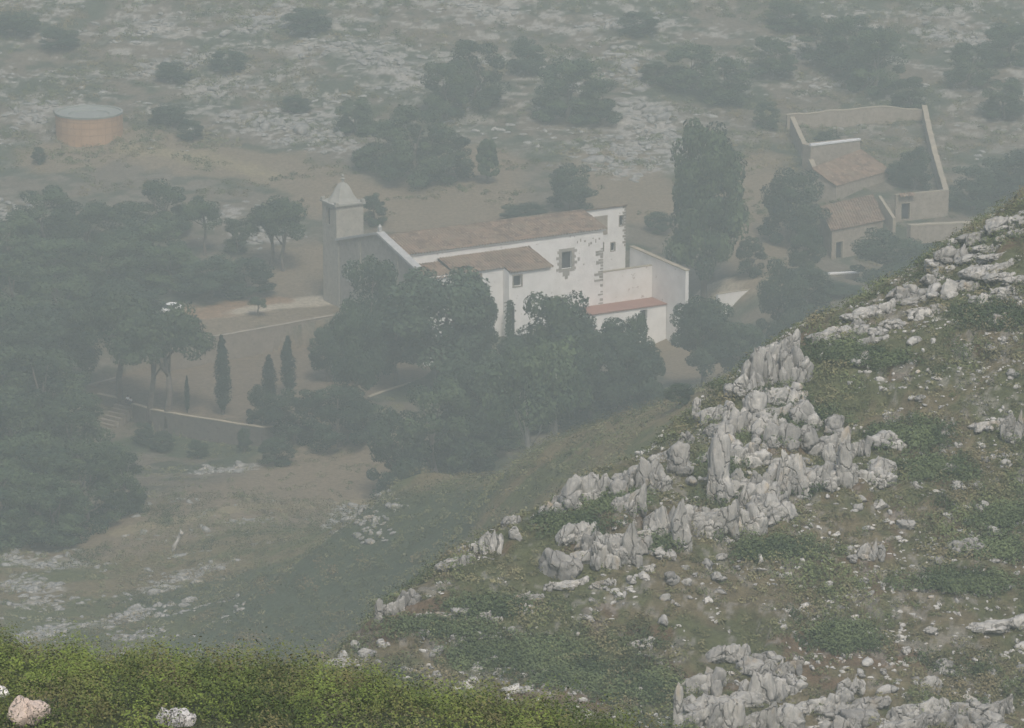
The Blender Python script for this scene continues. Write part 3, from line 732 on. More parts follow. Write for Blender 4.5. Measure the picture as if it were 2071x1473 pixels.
# rocky spur: patches of scrub by noise
gB = wedge(190, 268, .16)
okB = lambda x, y, k: (k == 1) & (fbm2(x/6, y/6, 4, 201) + .3*fbm2(x/2, y/2, 2, 205) > .02)
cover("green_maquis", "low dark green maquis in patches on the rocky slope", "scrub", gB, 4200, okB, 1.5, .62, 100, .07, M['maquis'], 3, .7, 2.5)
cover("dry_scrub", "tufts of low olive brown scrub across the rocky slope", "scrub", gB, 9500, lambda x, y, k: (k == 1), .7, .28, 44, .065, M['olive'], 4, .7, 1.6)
TH = [(1690,715,60,14),(1780,730,50,12),(1240,1015,60,16),(1150,1060,60,16),(1860,880,45,22),(1620,990,30,10),(2030,1045,55,16),(2020,1110,50,16),(1050,1325,110,26),(1180,1370,80,18),(1300,1400,70,20),(2010,640,60,20),(1330,1100,30,12),(1620,840,50,18),(1780,880,20,20),(1470,930,30,14),(1430,780,30,10),(1560,880,40,10),(1900,950,60,18),(1550,1110,70,16),(1700,1290,60,20),(1950,1180,90,16),(900,1270,90,14),(1000,1230,70,12)]
tp = []
for u, v, su, sv in TH:
    for i in range(int(su*sv/20)+8):
        q, t = ground(u + random.gauss(0, su*.62), v + random.gauss(0, sv*.62), 120)
        if t < 290: tp.append(q)
tp = np.array(tp); tp[:, 2] -= .05
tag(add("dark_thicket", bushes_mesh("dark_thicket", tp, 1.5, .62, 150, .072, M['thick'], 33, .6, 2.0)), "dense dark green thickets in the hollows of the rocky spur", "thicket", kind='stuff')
# green slope behind the spur
gC = wedge(362, 500, .16)
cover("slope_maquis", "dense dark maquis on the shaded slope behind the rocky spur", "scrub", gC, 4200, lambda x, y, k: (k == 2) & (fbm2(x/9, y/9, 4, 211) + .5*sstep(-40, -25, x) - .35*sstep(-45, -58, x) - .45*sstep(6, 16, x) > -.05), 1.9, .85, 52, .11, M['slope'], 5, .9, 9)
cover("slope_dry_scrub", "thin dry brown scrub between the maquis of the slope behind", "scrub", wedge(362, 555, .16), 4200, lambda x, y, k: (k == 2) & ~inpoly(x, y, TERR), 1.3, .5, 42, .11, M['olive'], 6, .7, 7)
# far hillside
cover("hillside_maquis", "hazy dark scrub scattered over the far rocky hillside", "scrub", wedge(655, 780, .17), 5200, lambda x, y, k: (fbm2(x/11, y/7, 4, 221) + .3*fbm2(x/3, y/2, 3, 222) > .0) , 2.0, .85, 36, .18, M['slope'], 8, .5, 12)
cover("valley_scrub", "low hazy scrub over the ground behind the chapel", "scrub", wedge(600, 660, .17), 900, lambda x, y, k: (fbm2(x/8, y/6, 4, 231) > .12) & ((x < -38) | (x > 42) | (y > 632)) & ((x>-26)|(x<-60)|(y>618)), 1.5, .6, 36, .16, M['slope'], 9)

# ------------------------------------------------------------------ limestone
def ico(sub):
    bm = bmesh.new(); bmesh.ops.create_icosphere(bm, subdivisions=sub, radius=1)
    v = np.array([q.co[:] for q in bm.verts]); f = np.array([[w.index for w in q.verts] for q in bm.faces]); bm.free(); return v, f
ICO = {s: ico(s) for s in (2, 3, 4, 5)}
def rock_lobe(sub, seed, tall, facets=13, rough=1.0):
    v, f = ICO[sub]; r = np.random.default_rng(seed)
    nn = r.normal(0, 1, (facets, 3)); nn /= np.linalg.norm(nn, axis=1)[:, None]
    dd = r.uniform(.62, 1.0, facets)
    q = v @ nn.T; rad = np.min(np.where(q > .05, dd/np.maximum(q, .05), 9), axis=1); rad = np.minimum(rad, 1.25)
    p = v * rad[:, None]
    s = p * np.array([1, 1, 1/ max(tall, 1)]) * 1.35
    d1, d2, cid = worley3(s[:, 0]+seed, s[:, 1], s[:, 2], seed)
    crack = sstep(0, .16, d2-d1)
    p = p * (1 - rough*.13*(1-crack) + rough*.16*(cid-.5) + rough*.16*fbm3(p[:, 0]*2.2+seed, p[:, 1]*2.2, p[:, 2]*2.2/max(tall*.7, 1), 4, seed))[:, None]
    return p, f
def rock_mesh(name, lobes, sub, seed, mat, smooth=False, rough=1.0):
    """lobes: list of (x, y, z, rx, ry, rz, lean, rot)"""
    V, Fc, n = [], [], 0
    for i, (x, y, z, rx, ry, rz, lean, rot) in enumerate(lobes):
        p, f = rock_lobe(sub, seed*13+i, rz/max(rx, .01), 13 if rough == 1 else 9, rough); p = p * np.array([rx, ry, rz])
        c, s = math.cos(rot), math.sin(rot); p = p @ np.array([[c, s, 0], [-s, c, 0], [0, 0, 1]])
        p[:, 0] += lean * p[:, 2]; p += np.array([x, y, z])
        V.append(p); Fc.append(f + n); n += len(p)
    return mesh_np(name, np.vstack(V), np.vstack(Fc), mat, smooth=smooth)
rr = random.Random(3)
SINGLE = [rock_mesh("limestone_rock", [(0, 0, .25, .5, .5, .5, 0, 0)], 4, 300+i, M['rock']) for i in range(8)]
def spires(seed, n):
    r = random.Random(seed); l = []
    for i in range(n):
        x = -.42 + .84*i/(max(n-1, 1)) + r.uniform(-.06, .06); hh = r.uniform(.30, .56)*(1 - .25*abs(x))
        l.append((x, r.uniform(-.18, .18), hh*.6, r.uniform(.17, .30), r.uniform(.2, .3), hh, r.uniform(-.05, .3), r.uniform(0, 3)))
        if r.random() < .8: l.append((x + r.uniform(-.1, .1), -.28, .15, .15, .15, r.uniform(.16, .3), .1, r.uniform(0, 3)))
    return l
CLUSTER = [rock_mesh("limestone_outcrop", spires(50+i, n), 4, 400+i, M['rock']) for i, n in enumerate((3, 4, 4, 3, 4, 5))]
COLUMN = [rock_mesh("limestone_spire", [(0, 0, .45, .42, .38, .56, .05, .3), (.2, -.2, .2, .3, .28, .3, 0, 1), (-.22, -.12, .25, .26, .26, .36, 0, 2)], 4, 500+i, M['rock']) for i in range(3)]
def outcrop(name, meshes, i, u0, u1, v0, v1, label, lean=0.0, cat='rock', group=None):
    """u0..u1, v0 (top)..v1 (foot) as the photo shows it"""
    uc = (u0+u1)/2; g, t = ground(uc, v1, 60 if v0 > 1385 and uc < 1300 else 120)
    w = (u1-u0)*t/F; h = max(P(uc, v0, t)[2] - P(uc, v1, t)[2], .2)
    o = add(name, meshes[i % len(meshes)], None, (g[0], g[1] + w*.12, g[2] - .05*h), 0, (w, w*.8, h*1.05))
    if lean: o.rotation_euler = (0, lean, 0)
    tag(o, label, cat, group); return o
OC = [
 ('C', 1500,1560,690,785,"upper left block of the big crest outcrop, furthest left on the skyline"),
 ('C', 1535,1605,655,740,"highest pale block of the big crest outcrop"),
 ('C', 1565,1632,670,775,"right part of the big crest outcrop, split by vertical cracks"),
 ('C', 1490,1545,745,800,"low foot of the big crest outcrop"),
 ('C', 1550,1615,760,810,"grey blocks just below the big crest outcrop"),
 ('S', 1458,1492,768,800,"small rounded rock on the crest line below the big outcrop"),
 ('P', 1398,1420,808,845,"pointed grey stone alone on the crest line"),
 ('C', 1438,1500,825,885,"stepped grey outcrop above the tall column"),
 ('C', 1500,1560,815,880,"grey outcrop below the crest blocks with pale tops"),
 ('P', 1428,1482,885,1012,"tall broad column of grey limestone in the middle of the rock band"),
 ('P', 1476,1512,938,985,"small upright stone leaning right of the tall broad column"),
 ('C', 1505,1570,955,1020,"bulging grey wall of rock in the centre of the band"),
 ('C', 1550,1620,895,1000,"wide fluted outcrop right of centre in the band"),
 ('P', 1612,1640,960,1005,"narrow triangular stone at the foot of the fluted outcrop"),
 ('P', 1664,1690,888,935,"sharp shark fin stone beside the dark bush"),
 ('P', 1688,1728,900,985,"tall smooth slab right of the shark fin stone"),
 ('C', 1718,1760,865,920,"square topped grey block above the smooth slab"),
 ('S', 1745,1815,905,965,"arched dark grey boulder at the right end of the band"),
 ('C', 1560,1640,850,905,"broken grey rocks above the fluted outcrop"),
 ('C', 1405,1480,1000,1082,"jumbled spires right of the pair of slender columns"),
 ('C', 1480,1542,998,1078,"fan of sharp spires at the foot of the rock band"),
 ('S', 1553,1585,1008,1038,"square white boulder at the foot of the rock band"),
 ('P', 1358,1398,985,1110,"slender tall column, left end of the central spires"),
 ('P', 1322,1356,1008,1092,"narrow ribbed spire left of the slender tall column"),
 ('C', 1300,1335,1040,1095,"small ragged spires at the left of the ribbed spire"),
 ('P', 1258,1298,1033,1142,"isolated pillar with flat top left of the spires"),
 ('C', 1185,1262,1068,1142,"rough dark broken outcrop left of the isolated pillar"),
 ('S', 1086,1164,1094,1168,"large smooth pale slab leaning to the right"),
 ('C', 1225,1270,940,1006,"grey upright block on the crest left of the band"),
 ('C', 1150,1226,935,1012,"grey ribbed rocks at the left of the crest"),
 ('C', 1268,1332,915,985,"slanting ribs of rock right of the grey upright block"),
 ('S', 1345,1388,895,948,"pale slab leaning right below the crest"),
 ('C', 1372,1400,860,900,"small pale stones on the crest above the leaning slab"),
 ('C', 975,1016,1064,1118,"rounded grey rocks on the crest edge at lower left"),
 ('C', 905,955,1112,1142,"dark rounded rocks along the crest left of the rounded grey ones"),
 ('C', 1020,1050,1035,1062,"small stone ridge on the crest above the rounded grey rocks"),
 ('P', 757,777,1216,1260,"thin white finger of rock at the lowest end of the crest"),
 ('C', 775,812,1200,1242,"white jagged rocks next to the thin finger"),
 ('C', 805,845,1178,1222,"pale rock ridge climbing right from the white jagged rocks"),
 ('S', 708,730,1292,1310,"small white boulder, left of the pair below the finger"),
 ('S', 724,764,1304,1328,"larger white boulder, right of the pair below the finger"),
 ('C', 664,706,1322,1350,"long flat white rocks at the bottom left of the spur"),
 ('C', 840,892,1236,1256,"low white rocks right of the jagged ones"),
 ('S', 912,948,1226,1244,"flat white boulder on green scrub"),
 ('P', 968,992,1234,1258,"upright white stone on green scrub"),
 ('C', 1036,1080,1218,1240,"slanting row of white stones below the smooth slab"),
 ('C', 930,972,1272,1298,"white stones in a short row above the green thicket"),
 ('P', 874,894,1352,1374,"small white pointed stone above the near scrub"),
 ('S', 940,960,1378,1394,"small white stone next to the near scrub edge"),
 ('C', 1120,1180,1165,1190,"low pale rocks in a line under the smooth slab"),
 ('S', 1720,1778,696,738,"heart shaped flat white rock in the green scrub"),
 ('S', 1872,1916,514,548,"large rounded boulder on the skyline beside the house"),
 ('C', 1640,1700,655,690,"pale rocks on the crest right of the big outcrop"),
 ('C', 1675,1735,650,680,"low pale rocks on the crest between outcrop and boulder"),
 ('C', 1660,1700,690,722,"two pale stones left of the heart shaped rock"),
 ('C', 1740,1800,600,640,"pale crest rocks below the courtyard house oak"),
 ('C', 1800,1865,565,605,"slanting pale crest rocks left of the rounded boulder"),
 ('C', 1900,1980,490,530,"long pale ledge right of the rounded boulder"),
 ('C', 1950,2030,450,490,"pale ledge high on the crest"),
 ('C', 2010,2085,425,465,"highest pale ledge at the right edge of the photo"),
 ('C', 1880,1960,560,600,"slanting grey ledge under the long pale one"),
 ('C', 1960,2040,520,560,"grey ledge at upper right below the high crest"),
 ('C', 2000,2050,625,655,"pair of pale rocks near the right edge amid scrub"),
 ('C', 2030,2085,820,890,"white standing rocks cut by the right edge"),
 ('C', 1970,2030,840,870,"low pale rocks left of the white standing ones"),
 ('S', 1890,1950,930,955,"arched pale ledge in the open scrub"),
 ('S', 1760,1800,1000,1030,"small pale boulder below the dark grey one"),
 ('S', 1815,1850,1045,1070,"small white boulder in the middle of the open slope"),
 ('C', 1915,1985,1080,1115,"slanting row of pale stones at centre right"),
 ('C', 1740,1790,1090,1130,"cluster of small white rocks on the open slope"),
 ('S', 1862,1902,1345,1405,"tall pale cracked boulder at lower right"),
 ('S', 1890,1935,1330,1352,"flat pale rock on top of the tall cracked boulder"),
 ('S', 1870,1900,1262,1280,"small flat white rock above the tall cracked boulder"),
 ('C', 1965,2060,1245,1275,"long white ledge at the right"),
 ('C', 1920,1990,1408,1440,"row of small white spires at bottom right"),
 ('P', 1360,1384,1390,1478,"pale narrow slab at the bottom edge beside the near scrub"),
 ('C', 1385,1460,1330,1400,"grey mottled outcrop, top of the bottom rock band"),
 ('C', 1440,1500,1390,1473,"grey spires at the bottom edge, left"),
 ('C', 1495,1560,1345,1420,"grey rounded outcrop of the bottom rock band"),
 ('C', 1500,1560,1410,1480,"grey slabs at the bottom edge, centre"),
 ('C', 1550,1620,1350,1400,"pale cracked rocks in the bottom rock band"),
 ('S', 1560,1625,1400,1470,"large smooth grey boulder at the bottom edge"),
 ('C', 1620,1690,1390,1440,"rough grey rocks right of the large smooth boulder"),
 ('C', 1690,1770,1410,1450,"jagged grey rocks of the bottom band, towards the right"),
 ('C', 1660,1730,1440,1490,"white rounded rocks at the bottom edge"),
 ('C', 1770,1860,1440,1485,"grey low rocks at the bottom edge, right"),
 ('S', 1985,2045,1455,1485,"flat pale boulder in the bottom right corner"),
 ('C', 1700,1750,1365,1400,"grey rocks half hidden in scrub above the bottom band"),
 ('C', 1275,1320,1280,1310,"pale rocks in scrub left of the bottom band"),
 ('P', 1284,1304,1384,1412,"lone white stone in the dark thicket by the near hill"),
]
_CLD = None
CL = {'C': CLUSTER, 'S': SINGLE, 'P': COLUMN}; NM = {'C': 'limestone_outcrop', 'S': 'limestone_boulder', 'P': 'limestone_spire'}
for i, (k, u0, u1, v0, v1, lab) in enumerate(OC):
    outcrop(NM[k], CL[k], i, u0, u1, v0, v1, lab, lean={1086: .35, 1345: .4}.get(u0, 0.0))
def in_px(poly, n, sd):
    r_ = random.Random(sd); xs = [p[0] for p in poly]; ys = [p[1] for p in poly]; o = []
    while len(o) < n:
        u, v = r_.uniform(min(xs), max(xs)), r_.uniform(min(ys), max(ys))
        if inpoly(np.array([u]), np.array([v]), poly)[0]: o.append((u, v))
    return sorted(o, key=lambda q: q[1])
BAND = [(1490,790),(1640,780),(1620,850),(1700,880),(1810,900),(1790,980),(1650,1010),(1560,1060),(1400,1105),(1290,1135),(1180,1140),(1150,1010),(1300,960),(1400,890)]
CRESTR = [(1640,700),(1700,650),(1830,590),(1900,530),(2000,465),(2085,430),(2085,640),(1900,640),(1760,700)]
FOOT = [(1365,1473),(1400,1340),(1500,1310),(1640,1380),(1800,1420),(2085,1420),(2085,1480)]
CRESTL = [(900,1145),(1000,1085),(1100,1035),(1250,955),(1330,905),(1345,960),(1270,1010),(1120,1060),(1000,1120),(910,1165)]
MID = [(1140,1185),(1250,1150),(1330,1120),(1300,1180),(1100,1230),(960,1290),(850,1300),(820,1260)]
r_ = random.Random(8)
for poly, n, wr, hr, lab, grp, kinds in ((BAND, 50, (44, 84), (34, 66), "jagged grey limestone in the crowded main rock band of the spur", "rocks crowding the main rock band", 'CCCP'),
        (CRESTR, 46, (22, 58), (12, 28), "low pale limestone ledge on the upper right crest of the spur", "low ledges on the upper right crest", 'C'),
        (FOOT, 34, (40, 80), (26, 54), "mottled grey limestone in the rock band at the bottom edge", "rocks in the bottom band", 'CCS'),
        (CRESTL, 16, (24, 46), (20, 44), "broken grey limestone along the lower left crest of the spur", "rocks along the lower left crest", 'CCP'),
        (MID, 18, (18, 36), (12, 24), "low white limestone on the green lower spur", "low rocks on the lower spur", 'C')):
    for i, (u, v) in enumerate(in_px(poly, n, len(grp))):
        k = r_.choice(kinds); w_, h_ = r_.uniform(*wr), r_.uniform(*hr)
        outcrop(NM[k], CL[k], r_.randrange(9), u-w_/2, u+w_/2, v-h_, v, lab, group=grp)
# loose stones, thrown more thickly where the photo has them
dens = [(1560,820,60),(1850,620,110),(1950,760,120),(1750,1100,150),(1400,1150,60),(950,1330,70),(1600,1400,140),(1950,1400,110),(1900,500,60),(760,1320,60),(1950,1000,100),(1250,1200,80),(1500,950,90)]
small = []
while len(small) < 170:
    cu, cv, sd = random.choice(dens); u = random.gauss(cu, sd); v = random.gauss(cv, sd*.6)
    if not (640 < u < 2090 and 430 < v < 1490): continue
    g, t = ground(u, v, 120)
    if 185 < t < 275: small.append(g)
SLAB = [rock_mesh("limestone_rock", [(0, 0, .12, .5, .34, .30, .35*(i % 3), 0), (.32, .1, .05, .34, .2, .2, 0, 1), (-.35, .05, 0, .25, .22, .2, .2, 2)][:1+i % 3], 3, 700+i, M['rock']) for i in range(9)]
for g in small:
    s = random.uniform(.35, 1.0)
    o = add("limestone_rock", random.choice(SLAB), None, (g[0], g[1], g[2]-.04), random.uniform(0, 6.28), (s, s, s*random.uniform(.7, 1.3)))
    tag(o, "small pale limestone rock loose among the scrub of the rocky slope", "rock", "small rocks loose on the rocky slope")
def stones(name, label, pos, size, seed, mat, flat=.6):
    r = np.random.default_rng(seed); V, Fc, n = [], [], 0
    var = [rock_lobe(2, 900+i, 1.0, 7) for i in range(10)]
    for q in pos:
        p, f = var[r.integers(10)]; s = size * r.uniform(.5, 1.6)
        a = r.uniform(0, 6.28); c, sn = math.cos(a), math.sin(a)
        s *= math.exp(r.normal(0, .35)); p = (p * np.array([s*1.25, s*.6, s*flat*r.uniform(.5, 1.4)])) @ np.array([[c, sn, 0], [-sn, c, 0], [0, 0, 1]]) + q
        V.append(p); Fc.append(f+n); n += len(p)
    o = add(name, mesh_np(name, np.vstack(V), np.vstack(Fc), mat)); tag(o, label, "stones", kind='stuff')
pB = scatter(11000, gB, lambda x, y, k: (k == 1) & (fbm2(x/2.2, y/2.2, 4, 113) + .2*fbm2(x/9, y/9, 2, 7) - .15*fbm2(x/6, y/6, 5, 101) + .006*(x-5) + .004*(y-225) > .0))
stones("loose_stones", "countless small pale stones strewn over the rocky slope", pB, .105, 5, M['stones'])
def along(pl, per, sd):
    o = []
    for l in pl:
        for (x1, y1), (x2, y2) in zip(l[:-1], l[1:]):
            n = int(per*math.hypot(x2-x1, y2-y1)) + per
            t = rng.uniform(-.1, 1.1, n); o.append(np.stack([x1+(x2-x1)*t + rng.normal(0, sd, n), y1+(y2-y1)*t + rng.normal(0, sd, n)], 1))
    o = np.vstack(o); h, k = surf(o[:, 0], o[:, 1]); return np.column_stack([o, h])[k == 2]
zr = [l for (kk, l, w, s_), z in zip(ZW, ZONES) if kk == 'rock' and z[1][0][1] > 930]; zf = [l for (kk, l, w, s_), z in zip(ZW, ZONES) if kk == 'rock' and z[1][0][1] < 500]
stones("ledge_stones", "pale broken rock ledges on the slope at lower left", along(zr, 7, 1.5), .36, 15, M['rock'], .45)
stones("far_ledge_stones", "hazy pale rock ledges on the far hillside", along(zf, 5, 3.0), .55, 16, M['rock'], .45)
pC = scatter(500, wedge(390, 500, .16), lambda x, y, k: (x < -30) & (fbm2(x/4, y/4, 3, 301) > .1))
stones("pale_stones", "small pale stones strewn over the slope at lower left", pC, .28, 6, M['rock'], .4)
pD = scatter(1400, wedge(665, 775, .16), lambda x, y, k: (fbm2(x/9+5, y/5, 5, 83) > .12))
stones("hillside_stones", "hazy pale rocks strewn over the far hillside", pD, .42, 7, M['rock'], .4)
# near hill boulders
def near_rock(u0, u1, v0, v1, lobes, mat, label, seed):
    uc = (u0+u1)/2; g, t = ground(uc, min(v1, 1472), 45, 110); w = (u1-u0)*t/F; h = (v1-v0)*t/F
    me = rock_mesh("boulder", lobes, 5, seed, mat, rough=.45); o = add("boulder", me, None, (g[0], g[1]+.1, g[2]+.05), 0, (w, w, h*1.1)); tag(o, label, "rock")
near_rock(18,96,1420,1473,[(-.2,.05,.32,.28,.3,.52,.15,.4),(.18,-.05,.34,.34,.3,.56,0,.2)], M['rockp'], "pinkish boulder split in two in the bottom left corner", 61)
near_rock(312,388,1443,1476,[(-.22,0,.3,.24,.22,.5,0,.2),(.1,0,.2,.36,.25,.55,0,1.1),(.36,0,.05,.16,.2,.4,.2,2)], M['rockw'], "flat white boulder in the near green scrub", 62)
near_rock(-12,18,1396,1414,[(0,0,.3,.5,.4,.6,0,.4)], M['rockw'], "small white rock at the left edge in the near scrub", 63)

# ------------------------------------------------------------------ buildings
def corrugated(mb, A, B, C, D, pitch=.5, amp=.11, rows=14):
    """tile sheet; A-B is the upper edge, D-C the lower; the ribs run from upper to lower edge"""
    A, B, C, D = [np.array(q, float) for q in (A, B, C, D)]
    n = max(4, int(np.linalg.norm(B-A)/pitch)*3); nrm = np.cross(B-A, D-A); nrm /= np.linalg.norm(nrm); nrm *= np.sign(nrm[2]) or 1
    n0 = len(mb.v); 
    for j in range(rows+1):
        t = j/rows
        for i in range(n+1):
            s = i/n; p = (A*(1-s)+B*s)*(1-t) + (D*(1-s)+C*s)*t
            off = amp*math.cos(i*2*math.pi/3) + .03*random.uniform(-1, 1) + (.03 if j % 2 else 0)
            mb.v.append(tuple(p + nrm*off))
    for j in range(rows):
        for i in range(n):
            a = n0+j*(n+1)+i; mb.f.append((a, a+1, a+n+2, a+n+1))
def wall_grid(mb, O, ex, ez_h, L, nrm, openings, depth=.45, z0=0):
    """wall face from O along ex (unit) of length L, from height z0 to ez_h, with recessed openings (s0,s1,z0,z1)"""
    O = np.array(O, float); ex = np.array(ex, float); nrm = np.array(nrm, float); up = np.array([0, 0, 1.])
    S = sorted({0, L, *[o[0] for o in openings], *[o[1] for o in openings]}); Zs = sorted({z0, ez_h, *[o[2] for o in openings], *[o[3] for o in openings]})
    pt = lambda s, z, d=0: O + ex*s + up*z - nrm*d
    for s0, s1 in zip(S[:-1], S[1:]):
        for a, b in zip(Zs[:-1], Zs[1:]):
            if any(o[0] <= s0 and s1 <= o[1] and o[2] <= a and b <= o[3] for o in openings): continue
            mb.poly([pt(s0, a), pt(s1, a), pt(s1, b), pt(s0, b)])
    for s0, s1, a, b in openings:
        for q in (((s0, a), (s0, b)), ((s1, b), (s1, a)), ((s0, b), (s1, b)), ((s1, a), (s0, a))):
            mb.poly([pt(*q[0]), pt(*q[1]), pt(*q[1], depth), pt(*q[0], depth)])
def frame_and_pane(parent, O, ex, nrm, op, fw, mat, name="window", proud=.06, ragged=False, door=False):
    O = np.array(O, float); ex = np.array(ex, float); nrm = np.array(nrm, float); up = np.array([0, 0, 1.]); s0, s1, a, b = op
    def slab(mb, sa, sb, za, zb, d0, d1):
        c = [O+ex*s+up*z - nrm*d for d in (d0, d1) for s, z in ((sa, za), (sb, za), (sb, zb), (sa, zb))]
        mb.hexa(c[:4], c[4:])
    mb = MB(); slab(mb, s0-.01, s1+.01, a-.01, b+.01, .40, .44)
    w = mb.build(name, M['opening'], parent)
    mb = MB()
    slab(mb, s0-fw, s0, a-fw*(0 if door else 1), b+fw, -proud, .1); slab(mb, s1, s1+fw, a-fw*(0 if door else 1), b+fw, -proud, .1)
    slab(mb, s0, s1, b, b+fw, -proud-.003, .1)
    if not door: slab(mb, s0, s1, a-fw, a, -proud-.003, .1)
    if ragged:
        for i in range(4):
            z = a - fw + (b-a+2*fw)*(i+.2)/4
            slab(mb, s0-fw-.45 + .2*(i % 2), s0-fw, z, z+.45, -proud+.01, .1); slab(mb, s1+fw, s1+fw+.25+.2*(i % 2), z, z+.45, -proud+.01, .1)
        slab(mb, (s0+s1)/2-.7, (s0+s1)/2+.5, a-fw-.7, a-fw, -proud+.01, .1); slab(mb, (s0+s1)/2-.3, (s0+s1)/2+.2, a-fw-1.2, a-fw-.7, -proud+.01, .1)
    mb.build("frame", mat, w)
    return w

# chapel: local x along the nave, local y = -b
Z0 = CAMZ - 149.0
ch = thing("chapel", "long white chapel with tiled roofs, gabled stone facade and bell tower", "chapel", (-21.18, 575.45, Z0), math.radians(30))
def Lc(a, b, h): return (a, -b, h)
nB, nA = (0, -1, 0), (-1, 0, 0)             # outward normals of the +b and -a faces
eaR = 36.0; nb = 8.4
mb = MB()
win = (28.5, 30.3, 8.2, 10.9)
wall_grid(mb, Lc(.8, nb, 0), (1, 0, 0), 13.75, eaR-.8, nB, [(win[0]-.8, win[1]-.8, win[2], win[3])], z0=-3)
mb.poly([Lc(eaR, nb, -3), Lc(eaR, -5.8, -3), Lc(eaR, -5.8, 13.2), Lc(eaR, 1.3, 15.0), Lc(eaR, nb, 13.75)])
mb.poly([Lc(.8, -5.8, -3), Lc(eaR, -5.8, -3), Lc(eaR, -5.8, 13.2), Lc(.8, -5.8, 13.2)])
mb.build("nave_wall", M['plaster'], ch)
frame_and_pane(ch, Lc(.8, nb, 0), (1, 0, 0), nB, (win[0]-.8, win[1]-.8, win[2], win[3]), .5, M['stone'], ragged=True)
mb = MB()
corrugated(mb, Lc(.8, 1.3, 15.35), Lc(eaR+.6, 1.3, 15.35), Lc(eaR+.6, nb+.3, 13.8), Lc(.8, nb+.3, 13.8))
corrugated(mb, Lc(.8, 1.3, 15.35), Lc(eaR+.6, 1.3, 15.35), Lc(eaR+.6, -6.4, 13.2), Lc(.8, -6.4, 13.2))
mb.build("nave_roof", M['tiles'], ch)
mb = MB(); mb.box(.8, eaR+.4, -(nb+.2), -(nb-.02), 13.50, 13.62); mb.build("cornice", M['trim'], ch)
# rough stone at the nave corner
r = random.Random(5)
for i in range(26):
    z = -1 + i*.46
    if r.random() < .75:
        mb = MB(); mb.box(eaR-.15-r.uniform(.2, 1.1)*(1.3 if z > 5 else .8), eaR+.02, -nb-.05-.01*(i % 3), -nb+.1, z, z+r.uniform(.2, .42)); mb.build("corner_stone", M['stone'], ch)
for i in range(12):
    x = r.uniform(31, 35.5); z = r.uniform(7.5, 12.4); mb = MB(); mb.box(x, x+r.uniform(.15, .5), -nb-.03-.002*i, -nb+.1, z, z+r.uniform(.15, .6)); mb.build("bare_stone", M['stone'], ch)
# east block
mb = MB()
ops = [(3.1, 6.0, 10.6, 13.5)]
ops2 = [(3.9-.4, 4.3, 8.3, 9.6), (5.7, 6.4, 8.1, 9.4), (7.25, 7.95, 12.0, 13.6)]
bx = 36.05; bL = 8.4
wall_grid(mb, Lc(bx, 1.4, 0), (1, 0, 0), 15.2, bL, nB, ops2, z0=-3)
mb.poly([Lc(bx+bL, 1.4, -3), Lc(bx+bL, -7, -3), Lc(bx+bL, -7, 11.4), Lc(bx+bL, 1.4, 15.2)])
mb.poly([Lc(bx, -7, -3), Lc(bx+bL, -7, -3), Lc(bx+bL, -7, 11.4), Lc(bx, -7, 11.4)])
mb.poly([Lc(bx, 1.4, 10), Lc(bx, -7, 10), Lc(bx, -7, 11.4), Lc(bx, 1.4, 15.2)])
mb.build("east_wall", M['plaster'], ch)
mb = MB(); q = [Lc(bx-.2, 1.65, 15.2), Lc(bx+bL+.25, 1.65, 15.2), Lc(bx+bL+.25, -7.3, 11.3), Lc(bx-.2, -7.3, 11.3)]; mb.hexa(q, [(x, y, z+.17) for x, y, z in q]); mb.build("east_roof", M['tiles'], ch)
for i, o in enumerate(ops2): frame_and_pane(ch, Lc(bx, 1.4, 0), (1, 0, 0), nB, o, .12, M['quoin'])
mb = MB(); mb.box(bx+2.3, bx+5.0, -1.47, -1.3, 10.9, 14.0); mb.build("blind_panel", M['rubble'], ch)
mb = MB()
for i in range(14):
    z = 8.6 + i*.48; mb.box(bx+bL-.25-.3*(i % 2), bx+bL+.06, -1.46-.002*i, -1.2, z, z+.34)
mb.build("quoin_strip", M['quoin'], ch)
# courtyard walls
mb = MB(); mb.box(eaR+.003, 45.15, -(nb+.02), -(nb-.5), -3, 6.75); mb.build("courtyard_wall", M['plaster2'], ch)
mb = MB(); mb.hexa([Lc(45.2, 1.5, -5), Lc(45.2, 18, -6), Lc(45.8, 18, -6), Lc(45.8, 1.5, -5)], [Lc(45.2, 1.5, 8.4), Lc(45.2, 18, 7.9), Lc(45.8, 18, 7.9), Lc(45.8, 1.5, 8.4)])
mb.build("wing_wall", M['plaster'], ch)
mb = MB(); mb.hexa([Lc(45.1, 1.5, 8.4), Lc(45.1, 18.1, 7.9), Lc(45.95, 18.1, 7.9), Lc(45.95, 1.5, 8.4)], [Lc(45.1, 1.5, 8.55), Lc(45.1, 18.1, 8.05), Lc(45.95, 18.1, 8.05), Lc(45.95, 1.5, 8.55)])
mb.build("wall_capping", M['cap'], ch)
mb = MB(); mb.box(eaR+.01, 45.1, -(nb+.08), -(nb-.55), 6.75, 6.86); mb.build("wall_capping", M['cap'], ch)
